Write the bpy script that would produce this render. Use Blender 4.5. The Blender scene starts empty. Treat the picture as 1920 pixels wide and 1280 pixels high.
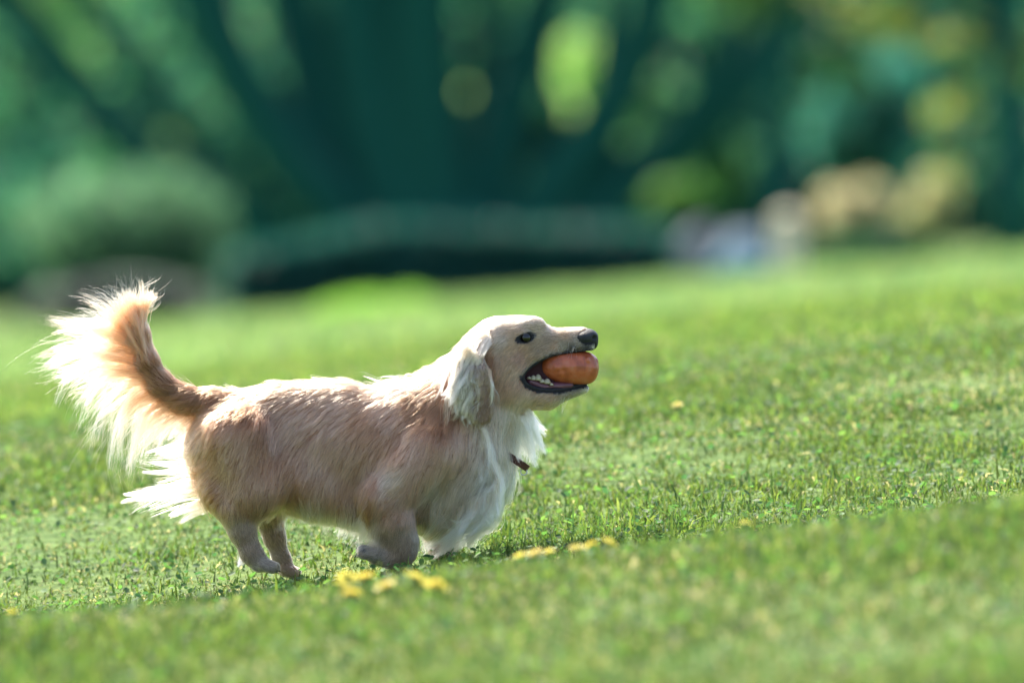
import bpy, bmesh, math, random
import numpy as np
from mathutils import Vector, kdtree

rng = np.random.default_rng(7)
random.seed(7)
C = bpy.context.scene.collection
SC = bpy.context.scene

# ------------------------------------------------------------------ camera
CAM_H, CAM_D, FPX, PPM = 0.60, 16.84, 16000.0, 950.0   # height, distance to dog, focal px, px per metre at the dog
HORIZON = 470.0
cam_data = bpy.data.cameras.new('camera')
cam = bpy.data.objects.new('camera', cam_data); C.objects.link(cam)
cam.location = (0, -CAM_D, CAM_H)
cam.rotation_euler = (math.radians(90) - (640 - HORIZON) / FPX, 0, 0)
cam_data.lens = 300; cam_data.sensor_width = 36
cam_data.clip_start = 0.5; cam_data.clip_end = 6000
cam_data.dof.use_dof = True
cam_data.dof.focus_distance = 16.78
cam_data.dof.aperture_fstop = 2.5
SC.camera = cam

# ------------------------------------------------------------------ sky and sun
SUN = Vector((-0.34, 0.56, 0.76)).normalized()          # towards the sun: behind the dog, a little to its tail
world = bpy.data.worlds.new('World'); SC.world = world
world.use_nodes = True
wn = world.node_tree
sky = wn.nodes.new('ShaderNodeTexSky'); sky.sky_type = 'NISHITA'; sky.sun_disc = False
sky.sun_elevation = math.asin(SUN.z); sky.sun_rotation = math.atan2(SUN.x, SUN.y)
sky.air_density = 1.0; sky.dust_density = 3.0; sky.ozone_density = 1.0
wn.links.new(sky.outputs[0], wn.nodes['Background'].inputs[0])
wn.nodes['Background'].inputs[1].default_value = 0.14
sun_data = bpy.data.lights.new('sun', 'SUN'); sun_data.energy = 3.6; sun_data.angle = math.radians(0.55)
sun_data.color = (1.0, 0.93, 0.82)
sun = bpy.data.objects.new('sun', sun_data); C.objects.link(sun)
sun.rotation_euler = SUN.to_track_quat('Z', 'Y').to_euler()
SC.view_settings.view_transform = 'Standard'; SC.view_settings.look = 'None'
SC.view_settings.gamma = 1.0; SC.view_settings.use_curve_mapping = False
SC.view_settings.exposure = 1.8
SC.cycles.use_denoising = True
SC.cycles.max_bounces = 14; SC.cycles.transmission_bounces = 12; SC.cycles.diffuse_bounces = 4
SC.cycles_curves.shape = 'RIBBONS'; SC.cycles_curves.subdivisions = 2

# ------------------------------------------------------------------ helpers
def tag(o, label=None, cat=None, group=None, kind=None):
    if label: o['label'] = label
    if cat: o['category'] = cat
    if group: o['group'] = group
    if kind: o['kind'] = kind
    return o

def empty(name, loc=(0, 0, 0), rz=0.0):
    o = bpy.data.objects.new(name, None); C.objects.link(o)
    o.location = loc; o.rotation_euler = (0, 0, rz); o.empty_display_size = 0.1
    return o

def link(name, data, parent=None):
    o = bpy.data.objects.new(name, data); C.objects.link(o)
    if parent is not None: o.parent = parent
    return o

def mesh_np(name, verts, faces, mat=None, col=None, smooth=True):
    """verts (n,3), faces (m,k) with one k."""
    verts = np.asarray(verts, np.float32); faces = np.asarray(faces, np.int32)
    me = bpy.data.meshes.new(name)
    m, k = faces.shape
    me.vertices.add(len(verts)); me.vertices.foreach_set('co', verts.ravel())
    me.loops.add(m * k); me.loops.foreach_set('vertex_index', faces.ravel())
    me.polygons.add(m)
    me.polygons.foreach_set('loop_start', np.arange(0, m * k, k, dtype=np.int32))
    me.polygons.foreach_set('use_smooth', np.full(m, smooth))
    me.update(calc_edges=True)
    if col is not None:
        a = me.color_attributes.new('Col', 'FLOAT_COLOR', 'POINT')
        c = np.ones((len(verts), 4), np.float32); c[:, :3] = col
        a.data.foreach_set('color', c.ravel())
    if mat: me.materials.append(mat)
    return me

def tube_data(path, radii, sides=8, cap=True):
    path = [Vector(p) for p in path]; V = []; F = []
    up = Vector((0, 1, 0.13)).normalized()
    n = len(path)
    for i, p in enumerate(path):
        t = (path[min(i + 1, n - 1)] - path[max(i - 1, 0)]).normalized()
        a = t.cross(up)
        if a.length < 1e-4: a = t.cross(Vector((1, 0, 0)))
        a.normalize(); b = t.cross(a)
        for j in range(sides):
            an = 2 * math.pi * j / sides
            V.append(p + (a * math.cos(an) + b * math.sin(an)) * radii[i])
    for i in range(n - 1):
        for j in range(sides):
            k = (j + 1) % sides
            F.append((i * sides + j, i * sides + k, (i + 1) * sides + k, (i + 1) * sides + j))
    if cap:
        F.append(tuple(reversed(range(sides)))); F.append(tuple((n - 1) * sides + j for j in range(sides)))
    return V, F

def mesh_pd(name, V, F, mat, smooth=True):
    me = bpy.data.meshes.new(name); me.from_pydata([tuple(v) for v in V], [], F); me.update()
    me.polygons.foreach_set('use_smooth', [smooth] * len(me.polygons))
    if mat: me.materials.append(mat)
    return me

def new_mat(name):
    m = bpy.data.materials.new(name); m.use_nodes = True
    nt = m.node_tree; nt.nodes.clear()
    out = nt.nodes.new('ShaderNodeOutputMaterial')
    return m, nt, out

def principled(nt, color=(0.5, 0.5, 0.5), rough=0.6, spec=0.5):
    b = nt.nodes.new('ShaderNodeBsdfPrincipled')
    b.inputs['Base Color'].default_value = (*color, 1); b.inputs['Roughness'].default_value = rough
    b.inputs['Specular IOR Level'].default_value = spec
    return b

def mat_plain(name, c1, c2, scale=20, rough=0.6, spec=0.4, bump=0.0, bscale=80):
    m, nt, out = new_mat(name)
    b = principled(nt, c1, rough, spec)
    tc = nt.nodes.new('ShaderNodeTexCoord')
    n = nt.nodes.new('ShaderNodeTexNoise'); n.inputs['Scale'].default_value = scale; n.inputs['Detail'].default_value = 5
    nt.links.new(tc.outputs['Object'], n.inputs['Vector'])
    r = nt.nodes.new('ShaderNodeValToRGB')
    r.color_ramp.elements[0].position = 0.35; r.color_ramp.elements[1].position = 0.68
    r.color_ramp.elements[0].color = (*c1, 1); r.color_ramp.elements[1].color = (*c2, 1)
    nt.links.new(n.outputs[0], r.inputs[0]); nt.links.new(r.outputs[0], b.inputs['Base Color'])
    if bump:
        n2 = nt.nodes.new('ShaderNodeTexNoise'); n2.inputs['Scale'].default_value = bscale; n2.inputs['Detail'].default_value = 4
        nt.links.new(tc.outputs['Object'], n2.inputs['Vector'])
        bp = nt.nodes.new('ShaderNodeBump'); bp.inputs['Strength'].default_value = bump; bp.inputs['Distance'].default_value = 0.002
        nt.links.new(n2.outputs[0], bp.inputs['Height']); nt.links.new(bp.outputs[0], b.inputs['Normal'])
    nt.links.new(b.outputs[0], out.inputs[0])
    return m

def mat_leaf(name, trans=0.45, rough=0.5, spec=0.35, gain=1.6):
    """leaf or blade: colour per vertex, part of the light shines through"""
    m, nt, out = new_mat(name)
    a = nt.nodes.new('ShaderNodeAttribute'); a.attribute_name = 'Col'
    b = principled(nt, rough=rough, spec=spec)
    t = nt.nodes.new('ShaderNodeBsdfTranslucent')
    g = nt.nodes.new('ShaderNodeVectorMath'); g.operation = 'MULTIPLY'
    g.inputs[1].default_value = (gain * 1.05, gain * 1.1, gain * 0.8)
    mx = nt.nodes.new('ShaderNodeMixShader'); mx.inputs[0].default_value = trans
    nt.links.new(a.outputs['Color'], b.inputs['Base Color']); nt.links.new(a.outputs['Color'], g.inputs[0])
    nt.links.new(g.outputs[0], t.inputs[0])
    nt.links.new(b.outputs[0], mx.inputs[1]); nt.links.new(t.outputs[0], mx.inputs[2]); nt.links.new(mx.outputs[0], out.inputs[0])
    return m

def mat_attr(name, rough=0.85, spec=0.2):
    m, nt, out = new_mat(name)
    a = nt.nodes.new('ShaderNodeAttribute'); a.attribute_name = 'Col'
    b = principled(nt, rough=rough, spec=spec)
    nt.links.new(a.outputs['Color'], b.inputs['Base Color']); nt.links.new(b.outputs[0], out.inputs[0])
    return m

def mat_hair(name):
    m, nt, out = new_mat(name)
    a = nt.nodes.new('ShaderNodeAttribute'); a.attribute_name = 'Col'
    h = nt.nodes.new('ShaderNodeBsdfHairPrincipled'); h.parametrization = 'COLOR'
    h.inputs['Roughness'].default_value = 0.38; h.inputs['Radial Roughness'].default_value = 0.5
    h.inputs['IOR'].default_value = 1.5
    nt.links.new(a.outputs['Color'], h.inputs['Color'])
    nt.links.new(h.outputs[0], out.inputs[0])
    return m

def hair_object(name, pts, rad, col, mat, parent):
    """pts (n,k,3) metres, rad (n,k), col (n,k,3)"""
    n, k, _ = pts.shape
    cu = bpy.data.hair_curves.new(name)
    cu.add_curves([k] * n)
    cu.attributes['position'].data.foreach_set('vector', np.ascontiguousarray(pts, np.float32).ravel())
    ra = cu.attributes.get('radius') or cu.attributes.new('radius', 'FLOAT', 'POINT')
    ra.data.foreach_set('value', np.ascontiguousarray(rad, np.float32).ravel())
    ca = cu.attributes.new('Col', 'FLOAT_COLOR', 'POINT')
    c = np.ones((n, k, 4), np.float32); c[..., :3] = col
    ca.data.foreach_set('color', c.ravel())
    cu.materials.append(mat)
    return link(name, cu, parent)

# ------------------------------------------------------------------ terrain
_py = np.array([-400, -60, -16.8, -9, -6, -3.94, -3.0, -2.24, -1.75, -1.2, -.4, 0, .76, 1.56, 2.96, 5.16, 10.2, 19.2, 33, 48, 52, 60, 80, 140, 3000.0])
_pz = np.array([-.5, -.5, -.42, -.33, -.21, -.061, .005, .048, .028, -.012, -.014, -.010, .068, .163, .2535, .2975, .313, .3075, .272, .255, .22, .16, .12, .1, .1])
# smooth the piecewise profile once
_yy = np.concatenate([np.arange(-400, -20, 5.), np.arange(-20, 60, .1), np.arange(60, 3000, 10.)])
_zz = np.interp(_yy, _py, _pz)
_near = (_yy > -20) & (_yy < 60)
_k = np.exp(-np.linspace(-2, 2, 7) ** 2); _k /= _k.sum()
_sm = np.convolve(np.pad(_zz[_near], 3, 'edge'), _k, 'valid'); _zz[_near] = _sm

def lumps(x, y):
    return (0.010 * np.sin(2.2 * x + .5 * y + 1.0) + 0.006 * np.sin(3.1 * x + 1.3 * y + 0.6) + 0.005 * np.sin(-2.3 * x + 4.1 * y + 2.1)
            + 0.004 * np.sin(7.3 * x - 3.2 * y) + 0.003 * np.sin(5.1 * x + 8.7 * y + 1.0))

def ground(x, y):
    x = np.asarray(x, float); y = np.asarray(y, float)
    s = np.interp(y, [-4, 2, 40], [0.115, 0.105, 0.083])
    return np.interp(y, _yy, _zz) + s * 12 * np.tanh(x / 12) + lumps(x, y) * np.clip((60 - y) / 40, 0, 1)

def pix(px, py, d):
    """the point seen at photo pixel px,py at camera distance d"""
    return ((px - 960) / FPX * d, d - CAM_D, CAM_H - (py - HORIZON) / FPX * d)

# lawn: one sheet to the horizon
xs = np.concatenate([-np.geomspace(1500, 8, 24), np.arange(-7, 7.01, .12), np.geomspace(8, 1500, 24)])
ys = np.concatenate([-np.geomspace(300, 7, 16), np.arange(-6, 14, .12), np.geomspace(14.2, 2600, 60)])
X, Y = np.meshgrid(xs, ys); Z = ground(X, Y)
nx, ny = len(xs), len(ys)
idx = np.arange(nx * ny).reshape(ny, nx)
quads = np.stack([idx[:-1, :-1], idx[:-1, 1:], idx[1:, 1:], idx[1:, :-1]], -1).reshape(-1, 4)
m, nt, out = new_mat('turf_soil')
b = principled(nt, rough=0.95, spec=0.1)
tc = nt.nodes.new('ShaderNodeTexCoord')
n1 = nt.nodes.new('ShaderNodeTexNoise'); n1.inputs['Scale'].default_value = 28; n1.inputs['Detail'].default_value = 8
n2 = nt.nodes.new('ShaderNodeTexNoise'); n2.inputs['Scale'].default_value = 1.7; n2.inputs['Detail'].default_value = 4
nt.links.new(tc.outputs['Object'], n1.inputs['Vector']); nt.links.new(tc.outputs['Object'], n2.inputs['Vector'])
r1 = nt.nodes.new('ShaderNodeValToRGB'); r1.color_ramp.elements[0].color = (.045, .085, .02, 1); r1.color_ramp.elements[1].color = (.12, .19, .05, 1)
r1.color_ramp.elements[0].position = .35; r1.color_ramp.elements[1].position = .7
r2 = nt.nodes.new('ShaderNodeValToRGB'); r2.color_ramp.elements[0].color = (0, 0, 0, 1); r2.color_ramp.elements[1].color = (.55, .55, .55, 1)
r2.color_ramp.elements[0].position = .48; r2.color_ramp.elements[1].position = .72
mx = nt.nodes.new('ShaderNodeMix'); mx.data_type = 'RGBA'
mx.inputs['B'].default_value = (.13, .17, .05, 1)
nt.links.new(n1.outputs[0], r1.inputs[0]); nt.links.new(n2.outputs[0], r2.inputs[0])
nt.links.new(r2.outputs[0], mx.inputs['Factor']); nt.links.new(r1.outputs[0], mx.inputs['A'])
nt.links.new(mx.outputs['Result'], b.inputs['Base Color'])
bp = nt.nodes.new('ShaderNodeBump'); bp.inputs['Strength'].default_value = .8; bp.inputs['Distance'].default_value = .02
nt.links.new(n1.outputs[0], bp.inputs['Height']); nt.links.new(bp.outputs[0], b.inputs['Normal'])
nt.links.new(b.outputs[0], out.inputs[0])
lawn = link('lawn', mesh_np('lawn', np.stack([X.ravel(), Y.ravel(), Z.ravel()], -1), quads, m))
tag(lawn, 'sloping mown green lawn with dry patches', 'lawn', kind='structure')

# ------------------------------------------------------------------ background: leaves, trees, shrubs, hedge
M_LEAF = mat_leaf('leaf', trans=0.55, gain=2.1)
M_BARK = mat_plain('bark_dark', (.007, .068, .052), (.011, .080, .060), 6, .95, .1, 1.0, 25)  # teal veil of the distance put into the bark colour
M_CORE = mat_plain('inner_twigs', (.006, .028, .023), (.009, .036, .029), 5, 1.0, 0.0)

def leaf_cloud(centres, radii, count, size, cols, seed, flat=1.0, shell=0.55):
    """count leaf quads spread through blobs; returns verts, faces, colours"""
    r = np.random.default_rng(seed)
    centres = np.asarray(centres, float); radii = np.asarray(radii, float)
    if radii.ndim == 1: radii = np.stack([radii] * 3, -1)
    vol = radii.prod(1) ** (2 / 3); pick = r.choice(len(centres), count, p=vol / vol.sum())
    d = r.normal(size=(count, 3)); d /= np.linalg.norm(d, axis=1)[:, None]
    rr = shell + (1.08 - shell) * r.random(count) ** 0.7
    p = centres[pick] + d * rr[:, None] * radii[pick]
    a = r.normal(size=(count, 3)); a /= np.linalg.norm(a, axis=1)[:, None]
    bb = np.cross(a, r.normal(size=(count, 3))); bb /= np.linalg.norm(bb, axis=1)[:, None]
    s = size * (0.6 + 0.8 * r.random(count))[:, None]
    V = np.stack([p - a * s, p + bb * s * .45, p + a * s, p - bb * s * .45], 1)
    F = np.arange(count * 4).reshape(-1, 4)
    cols = np.asarray(cols, float)
    c = cols[r.integers(0, len(cols), count)] * (0.7 + 0.6 * r.random(count))[:, None]
    blob = 0.75 + 0.5 * r.random(len(centres)); c *= blob[pick][:, None]
    return V.reshape(-1, 3), F, np.repeat(c, 4, 0)

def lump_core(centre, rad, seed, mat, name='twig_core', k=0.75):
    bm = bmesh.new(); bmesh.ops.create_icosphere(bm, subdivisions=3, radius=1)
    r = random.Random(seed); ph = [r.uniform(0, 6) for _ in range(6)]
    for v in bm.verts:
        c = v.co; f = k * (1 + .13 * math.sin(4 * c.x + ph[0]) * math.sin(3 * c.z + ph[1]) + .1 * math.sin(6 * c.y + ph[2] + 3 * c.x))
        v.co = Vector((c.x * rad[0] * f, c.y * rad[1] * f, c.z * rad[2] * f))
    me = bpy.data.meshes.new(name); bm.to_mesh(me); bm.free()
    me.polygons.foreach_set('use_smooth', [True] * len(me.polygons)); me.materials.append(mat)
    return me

def shrub(name, label, cat, px, py, d, rpx, rpy, depth, cols, n, size, seed, blobs=14, core=True, group=None, stem=True):
    """rounded shrub seen centred at px,py with half sizes rpx,rpy px at distance d"""
    k = d / FPX
    cx, cy, cz = pix(px, py, d)
    rx, rz, ry = rpx * k, rpy * k, depth
    base = float(ground(cx, cy))
    t = empty(name, (cx, cy, base)); tag(t, label, cat, group)
    r = np.random.default_rng(seed)
    dd = r.normal(size=(blobs, 3)); dd /= np.linalg.norm(dd, axis=1)[:, None]
    cen = dd * np.array([rx, ry, rz]) * 0.62 * r.random((blobs, 1)) ** .3
    rad = np.stack([np.full(blobs, rx), np.full(blobs, ry), np.full(blobs, rz)], -1) * (0.32 + .16 * r.random((blobs, 1)))
    V, F, c = leaf_cloud(cen, rad, n, size, cols, seed + 1)
    V[:, 2] = np.maximum(V[:, 2], base - cz + .01)
    o = link('crown', mesh_np(name + '_leaves', V, F, M_LEAF, c, False), t); o.location = (0, 0, cz - base)
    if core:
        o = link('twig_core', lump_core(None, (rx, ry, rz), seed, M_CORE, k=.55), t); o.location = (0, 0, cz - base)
    if stem:
        V, F = tube_data([(0, 0, -.1), (0.03, 0, (cz - base) * .5), (-.02, 0, cz - base)], [.03 + .025 * (cz - base), .025 + .02 * (cz - base), .03], 8)
        link('stem', mesh_pd('stem', V, F, M_BARK), t)
    return t

# --- wide many-stemmed tree behind the hedge
TD = 97.0
def tp(px, py, dy=0.0):
    x, y, z = pix(px, py, TD); return Vector((x, y + dy, z))
big = empty('many_stemmed_tree'); bx, by, bz = pix(860, 500, TD); bgz = float(ground(bx, by))
big.location = (bx, by, bgz - .05)
tag(big, 'big dark tree with many stems fanning out behind the low hedge', 'tree')
stems = [
    ([(650, 480), (480, 425), (350, 345), (210, 235), (60, 60), (-120, -160)], 34, .6),
    ([(700, 480), (640, 410), (545, 310), (450, 160), (370, 0), (300, -240)], 40, -.5),
    ([(740, 490), (690, 390), (620, 240), (560, 60), (520, -120), (480, -330)], 44, .4),
    ([(800, 500), (745, 350), (705, 180), (680, 0), (660, -200), (640, -400)], 60, 0),
    ([(840, 500), (815, 340), (800, 170), (795, 0), (800, -200), (815, -420)], 52, -.3),
    ([(880, 500), (915, 350), (950, 210), (990, 90), (1030, -30), (1080, -300)], 40, .3),
    ([(920, 490), (1020, 380), (1110, 260), (1175, 140), (1225, 0), (1280, -260)], 40, -.2),
    ([(980, 490), (1120, 380), (1240, 300), (1350, 200), (1430, 100), (1520, -40), (1640, -220)], 44, .2),
]
stems += [([(640, 480), (450, 330), (310, 200), (205, 60), (120, -150)], 22, -.4), ([(720, 480), (640, 330), (500, 180), (425, 40), (380, -180)], 24, .3),
          ([(960, 490), (1060, 340), (1125, 180), (1140, 60), (1150, -200)], 17, .5), ([(1010, 490), (1180, 350), (1310, 180), (1360, 60), (1400, -150)], 20, -.5), ([(860, 490), (870, 330), (900, 180), (905, 40), (900, -200)], 18, .5)]
for pts, w, dy in stems:
    P = [tp(p[0], p[1], dy * i / 2) - big.location for i, p in enumerate(pts)]
    P[0].z = -.25
    R = [w * TD / FPX * (1.5 - .1 * i) for i in range(len(P))]
    # subdivide smoothly
    Q, RR = [], []
    for i in range(len(P) - 1):
        p0, p1, p2, p3 = P[max(i - 1, 0)], P[i], P[i + 1], P[min(i + 2, len(P) - 1)]
        for s in np.linspace(0, 1, 5)[:-1]:
            Q.append(0.5 * ((2 * p1) + (p2 - p0) * s + (2 * p0 - 5 * p1 + 4 * p2 - p3) * s * s + (3 * p1 - p0 - 3 * p2 + p3) * s ** 3))
            RR.append(R[i] + (R[i + 1] - R[i]) * s)
    Q.append(P[-1]); RR.append(R[-1])
    V, F = tube_data(Q, RR, 12)
    link('trunk', mesh_pd('trunk', V, F, M_BARK), big)
V, F = tube_data([(0, 0, -.2), (-.1, 0, .45), (-.1, 0, 1.0)], [1.25, 1.05, .7], 14)
link('root_flare', mesh_pd('root_flare', V, F, M_BARK), big)
r = np.random.default_rng(3)
cen = []; rad = []
for i in range(46):          # crown above and behind the stems
    a = r.uniform(-1, 1); cen.append((a * 6.2, r.uniform(-1.2, 3.2), 4.4 + 4.5 * r.random() * (1 - .5 * a * a) + .5 * abs(a))); rad.append(1.0 + .7 * r.random())
for px, py, rr in [(470, 130, 55), (330, 190, 70), (210, 330, 60), (560, 200, 60), (640, 300, 70), (760, 260, 80), (880, 80, 60), (860, 330, 60), (610, 90, 70), (720, 60, 80), (990, 400, 60), (30, 400, 90), (100, 300, 60)]:
    p = tp(px, py, .9) - big.location; cen.append(tuple(p)); rad.append(rr * TD / FPX)
V, F, c = leaf_cloud(cen, rad, 16000, .13, [(.012, .055, .038), (.016, .07, .042), (.01, .048, .038)], 5, shell=.2)
link('crown', mesh_np('tree_leaves', V, F, M_LEAF, c, False), big)

# --- tree at the right edge of the lawn, yellowish leaves
def simple_tree(name, label, px, d, wpx, path, cols, clumps, n, size, seed):
    k = d / FPX
    x0, y0, _ = pix(px, 460, d); g = float(ground(x0, y0))
    t = empty(name, (x0, y0, g)); tag(t, label, 'tree')
    P = [Vector(pix(a, b_, d)) - t.location for a, b_ in path]; P[0].z = -.2
    R = [wpx * k * (1.15 - .5 * i / (len(P) - 1)) for i in range(len(P))]
    V, F = tube_data(P, R, 12); link('trunk', mesh_pd('trunk', V, F, M_BARK), t)
    cen = [tuple(Vector(pix(a, b_, d)) + Vector((0, oy, 0)) - t.location) for a, b_, oy, _ in clumps]
    rad = [q * k for *_, q in clumps]
    for i in range(0, len(clumps), 2):
        e = Vector(cen[i]); s = P[len(P) // 2].lerp(P[-1], random.random())
        V, F = tube_data([s, s.lerp(e, .5) + Vector((0, 0, .15)), e], [R[-1] * .5, R[-1] * .3, .02], 6)
        link('limb', mesh_pd('limb', V, F, M_BARK), t)
    V, F, c = leaf_cloud(cen, rad, n, size, cols, seed, shell=.15)
    link('crown', mesh_np('leaves', V, F, M_LEAF, c, False), t)
    return t

def spray(a, b_, c_, d_, n, seed, q0=35, q1=80, oy=1.0):
    r = random.Random(seed)
    return [(r.uniform(a, b_), r.uniform(c_, d_), r.uniform(-oy, oy), r.uniform(q0, q1)) for _ in range(n)]

YEL = [(.13, .16, .03), (.10, .15, .035), (.16, .16, .05)]
MID = [(.05, .13, .04), (.04, .11, .045), (.07, .15, .04)]
TEAL = [(.010, .056, .055), (.012, .066, .062), (.008, .05, .05)]  # blue of the haze mixed into these leaf colours
BRI = [(.27, .40, .15), (.24, .37, .14), (.30, .42, .17)]
simple_tree('lawn_edge_tree', 'dark straight trunk with yellowish leaves beside the tan dry bushes', 1905, 74, 38,
            [(1905, 470), (1900, 300), (1895, 120), (1880, -60), (1860, -300)], YEL,
            spray(1770, 1850, 60, 330, 6, 1, 25, 45) + spray(1520, 1700, -20, 70, 6, 2, 25, 45) + spray(1905, 1960, 60, 200, 3, 3, 20, 40) + spray(1500, 2300, -500, -80, 16, 4, 90, 160), 5000, .085, 11)
simple_tree('slender_tree', 'slender dark upright tree behind the pale post and grey boulder', 1452, 92, 26,
            [(1452, 480), (1455, 330), (1460, 180), (1475, 20), (1490, -200)], MID,
            spray(1380, 1520, -400, -60, 10, 5, 70, 130) + spray(1540, 1640, 60, 150, 3, 6, 30, 50), 3500, .1, 12)
simple_tree('sunlit_tree', 'light green tree with sunlit leaves above the rounded shrub', 60, 112, 24,
            [(60, 470), (70, 300), (90, 120), (100, -100), (110, -300)], [(.18, .31, .15), (.16, .29, .145), (.14, .29, .12)],
            spray(80, 190, -30, 110, 7, 7, 35, 60) + spray(-100, 350, -500, -60, 14, 9, 80, 150), 5000, .11, 13)

# --- sunlit bushes seen between the stems of the big tree
def bush(label, *a, **k):
    tall = 'small tree' in label
    return shrub('small_tree' if tall else 'garden_bush', label, 'tree' if tall else 'bush', *a, **k)
bush('bright yellow green small tree glowing between two leaning stems of the many-stemmed tree', 1095, 140, 118, 62, 105, .8, BRI, 1500, .1, 21)
bush('compact bright green small tree between the upright stems of the many-stemmed tree', 885, 215, 112, 42, 55, .5, BRI, 700, .09, 22)
bush('mid green small tree behind the longest leaning stem of the many-stemmed tree', 1225, 210, 122, 70, 110, .9, [(.10, .25, .10), (.09, .22, .11)], 1500, .1, 23)
bush('low lime green bush at the boulder end of the dark hedge', 1265, 372, 84, 60, 45, .5, [(.06, .13, .03), (.05, .115, .03)], 900, .07, 24)
bush('narrow green small tree between the hedge end and the slender tree', 1345, 310, 100, 50, 100, .6, [(.07, .19, .07), (.08, .2, .08)], 1000, .09, 25)
bush('olive green small tree behind the lowest leaning stem of the many-stemmed tree', 335, 290, 116, 80, 60, .6, [(.09, .15, .05), (.07, .13, .05)], 900, .1, 26)
bush('grey green small tree showing between two thin stems of the many-stemmed tree', 450, 110, 124, 42, 95, .6, [(.08, .17, .08), (.07, .15, .08)], 800, .1, 27)
bush('dark blue green small tree behind the tan dry bushes', 1640, 250, 104, 130, 170, 1.2, [(.02, .115, .105), (.025, .13, .115), (.02, .10, .10)], 3500, .1, 28)  # teal of distant air painted into its leaves
bush('tan dry bush with sunlit top beside the pale post', 1605, 395, 76, 85, 62, .5, [(.27, .24, .18), (.28, .22, .175), (.25, .25, .165)], 1900, .05, 29)
bush('tan dry bush beneath the lawn edge tree', 1750, 385, 77, 55, 62, .5, [(.27, .25, .15), (.24, .23, .13)], 1500, .05, 30)
bush('dark low bush standing in for the shadow beneath the tan dry bushes', 1660, 470, 72, 150, 45, .5, [(.02, .07, .03), (.015, .055, .03)], 2600, .05, 31)  # added dark foliage in place of the shadow under the tan bushes
# --- left: rounded light green shrub with a purplish low bush before it
shrub('rounded_shrub', 'large rounded pale green shrub beyond the raised tail at the hedge end', 'shrub', 240, 470, 72, 255, 165, .9,
      [(.055, .125, .08), (.045, .11, .072), (.065, .135, .075)], 7000, .055, 33, blobs=26)
shrub('purple_bush', 'low purplish grey bush in front of the rounded pale green shrub', 'bush', 235, 575, 67, 200, 75, .4,
      [(.09, .075, .10), (.07, .08, .09), (.06, .1, .09)], 3000, .045, 34)
# --- tall weeds at the lawn's far edge
def weeds(px, d, w, h, n, seed):
    x, y, _ = pix(px, 560, d); g = float(ground(x, y))
    r = np.random.default_rng(seed)
    a = r.normal(0, .4, n); b0 = np.stack([r.normal(0, w / 2, n), r.normal(0, .15, n), np.zeros(n)], -1)
    b0[:, 2] = ground(x + b0[:, 0], y + b0[:, 1]) - g - .01
    hh = h * (.5 + .7 * r.random(n)) * np.exp(-(b0[:, 0] / w) ** 2)
    tip = b0 + np.stack([np.sin(a) * hh * .6, r.normal(0, .3, n) * hh, np.cos(a) * hh], -1)
    mid = b0 * .5 + tip * .5; sd = np.stack([np.full(n, .012), r.normal(0, .006, n), np.zeros(n)], -1)
    V = np.stack([b0 - sd * .6, b0 + sd * .6, mid + sd, mid - sd, tip], 1)
    F = np.concatenate([[[0, 1, 2], [0, 2, 3], [3, 2, 4]]] * n).reshape(n, 3, 3) + (np.arange(n) * 5)[:, None, None]
    c = np.array([.12, .24, .035]) * (.7 + .6 * r.random((n, 1)))
    o = link('tall_weed_clump', mesh_np('weeds', V.reshape(-1, 3), F.reshape(-1, 3), M_LEAF, np.repeat(c, 5, 0), False))
    o.location = (x, y, g); return o
tag(weeds(680, 60, .5, .13, 420, 1), 'broad clump of tall bright green weeds before the dark hedge', 'weeds', kind='stuff')
tag(weeds(765, 61, .25, .13, 200, 2), 'smaller clump of tall bright green weeds before the dark hedge', 'weeds', kind='stuff')

# --- low dark hedge
hd = 70.5
hx0, hy, _ = pix(440, 500, hd); hx1 = pix(1245, 500, hd)[0]
hedge = empty('low_hedge', ((hx0 + hx1) / 2, hy, float(ground((hx0 + hx1) / 2, hy)))); tag(hedge, 'long low dark blue green hedge along the far edge of lawn', 'hedge')
hx = np.linspace(hx0, hx1, 34); r = np.random.default_rng(8)
top = np.interp(hx, [hx0, pix(600, 0, hd)[0], pix(700, 0, hd)[0], hx1], [CAM_H - (475 - 470) / FPX * hd, CAM_H - (440 - 470) / FPX * hd, CAM_H - (418 - 470) / FPX * hd, CAM_H - (425 - 470) / FPX * hd])
cen = []; rad = []
for x_, z_ in zip(hx, top):
    g = float(ground(x_, hy)); nlev = 3
    for q in range(nlev):
        zz = g + (z_ - g) * (q + .5) / nlev
        cen.append((x_ - hedge.location.x, r.uniform(-.1, .1), zz - hedge.location.z)); rad.append((.14, .26, (z_ - g) / nlev * .62))
V, F, c = leaf_cloud(cen, rad, 15000, .035, TEAL, 9, shell=.5)
link('crown', mesh_np('hedge_leaves', V, F, M_LEAF, c, False), hedge)
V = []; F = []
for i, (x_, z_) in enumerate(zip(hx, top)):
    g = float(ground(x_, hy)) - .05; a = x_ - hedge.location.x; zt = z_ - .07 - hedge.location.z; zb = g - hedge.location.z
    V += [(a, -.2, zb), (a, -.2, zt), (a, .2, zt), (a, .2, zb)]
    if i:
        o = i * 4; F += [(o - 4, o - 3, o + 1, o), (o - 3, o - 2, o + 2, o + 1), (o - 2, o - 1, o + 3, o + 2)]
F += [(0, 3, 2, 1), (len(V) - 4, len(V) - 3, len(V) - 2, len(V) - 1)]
link('twig_core', mesh_pd('hedge_core', V, F, M_CORE), hedge)

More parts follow.
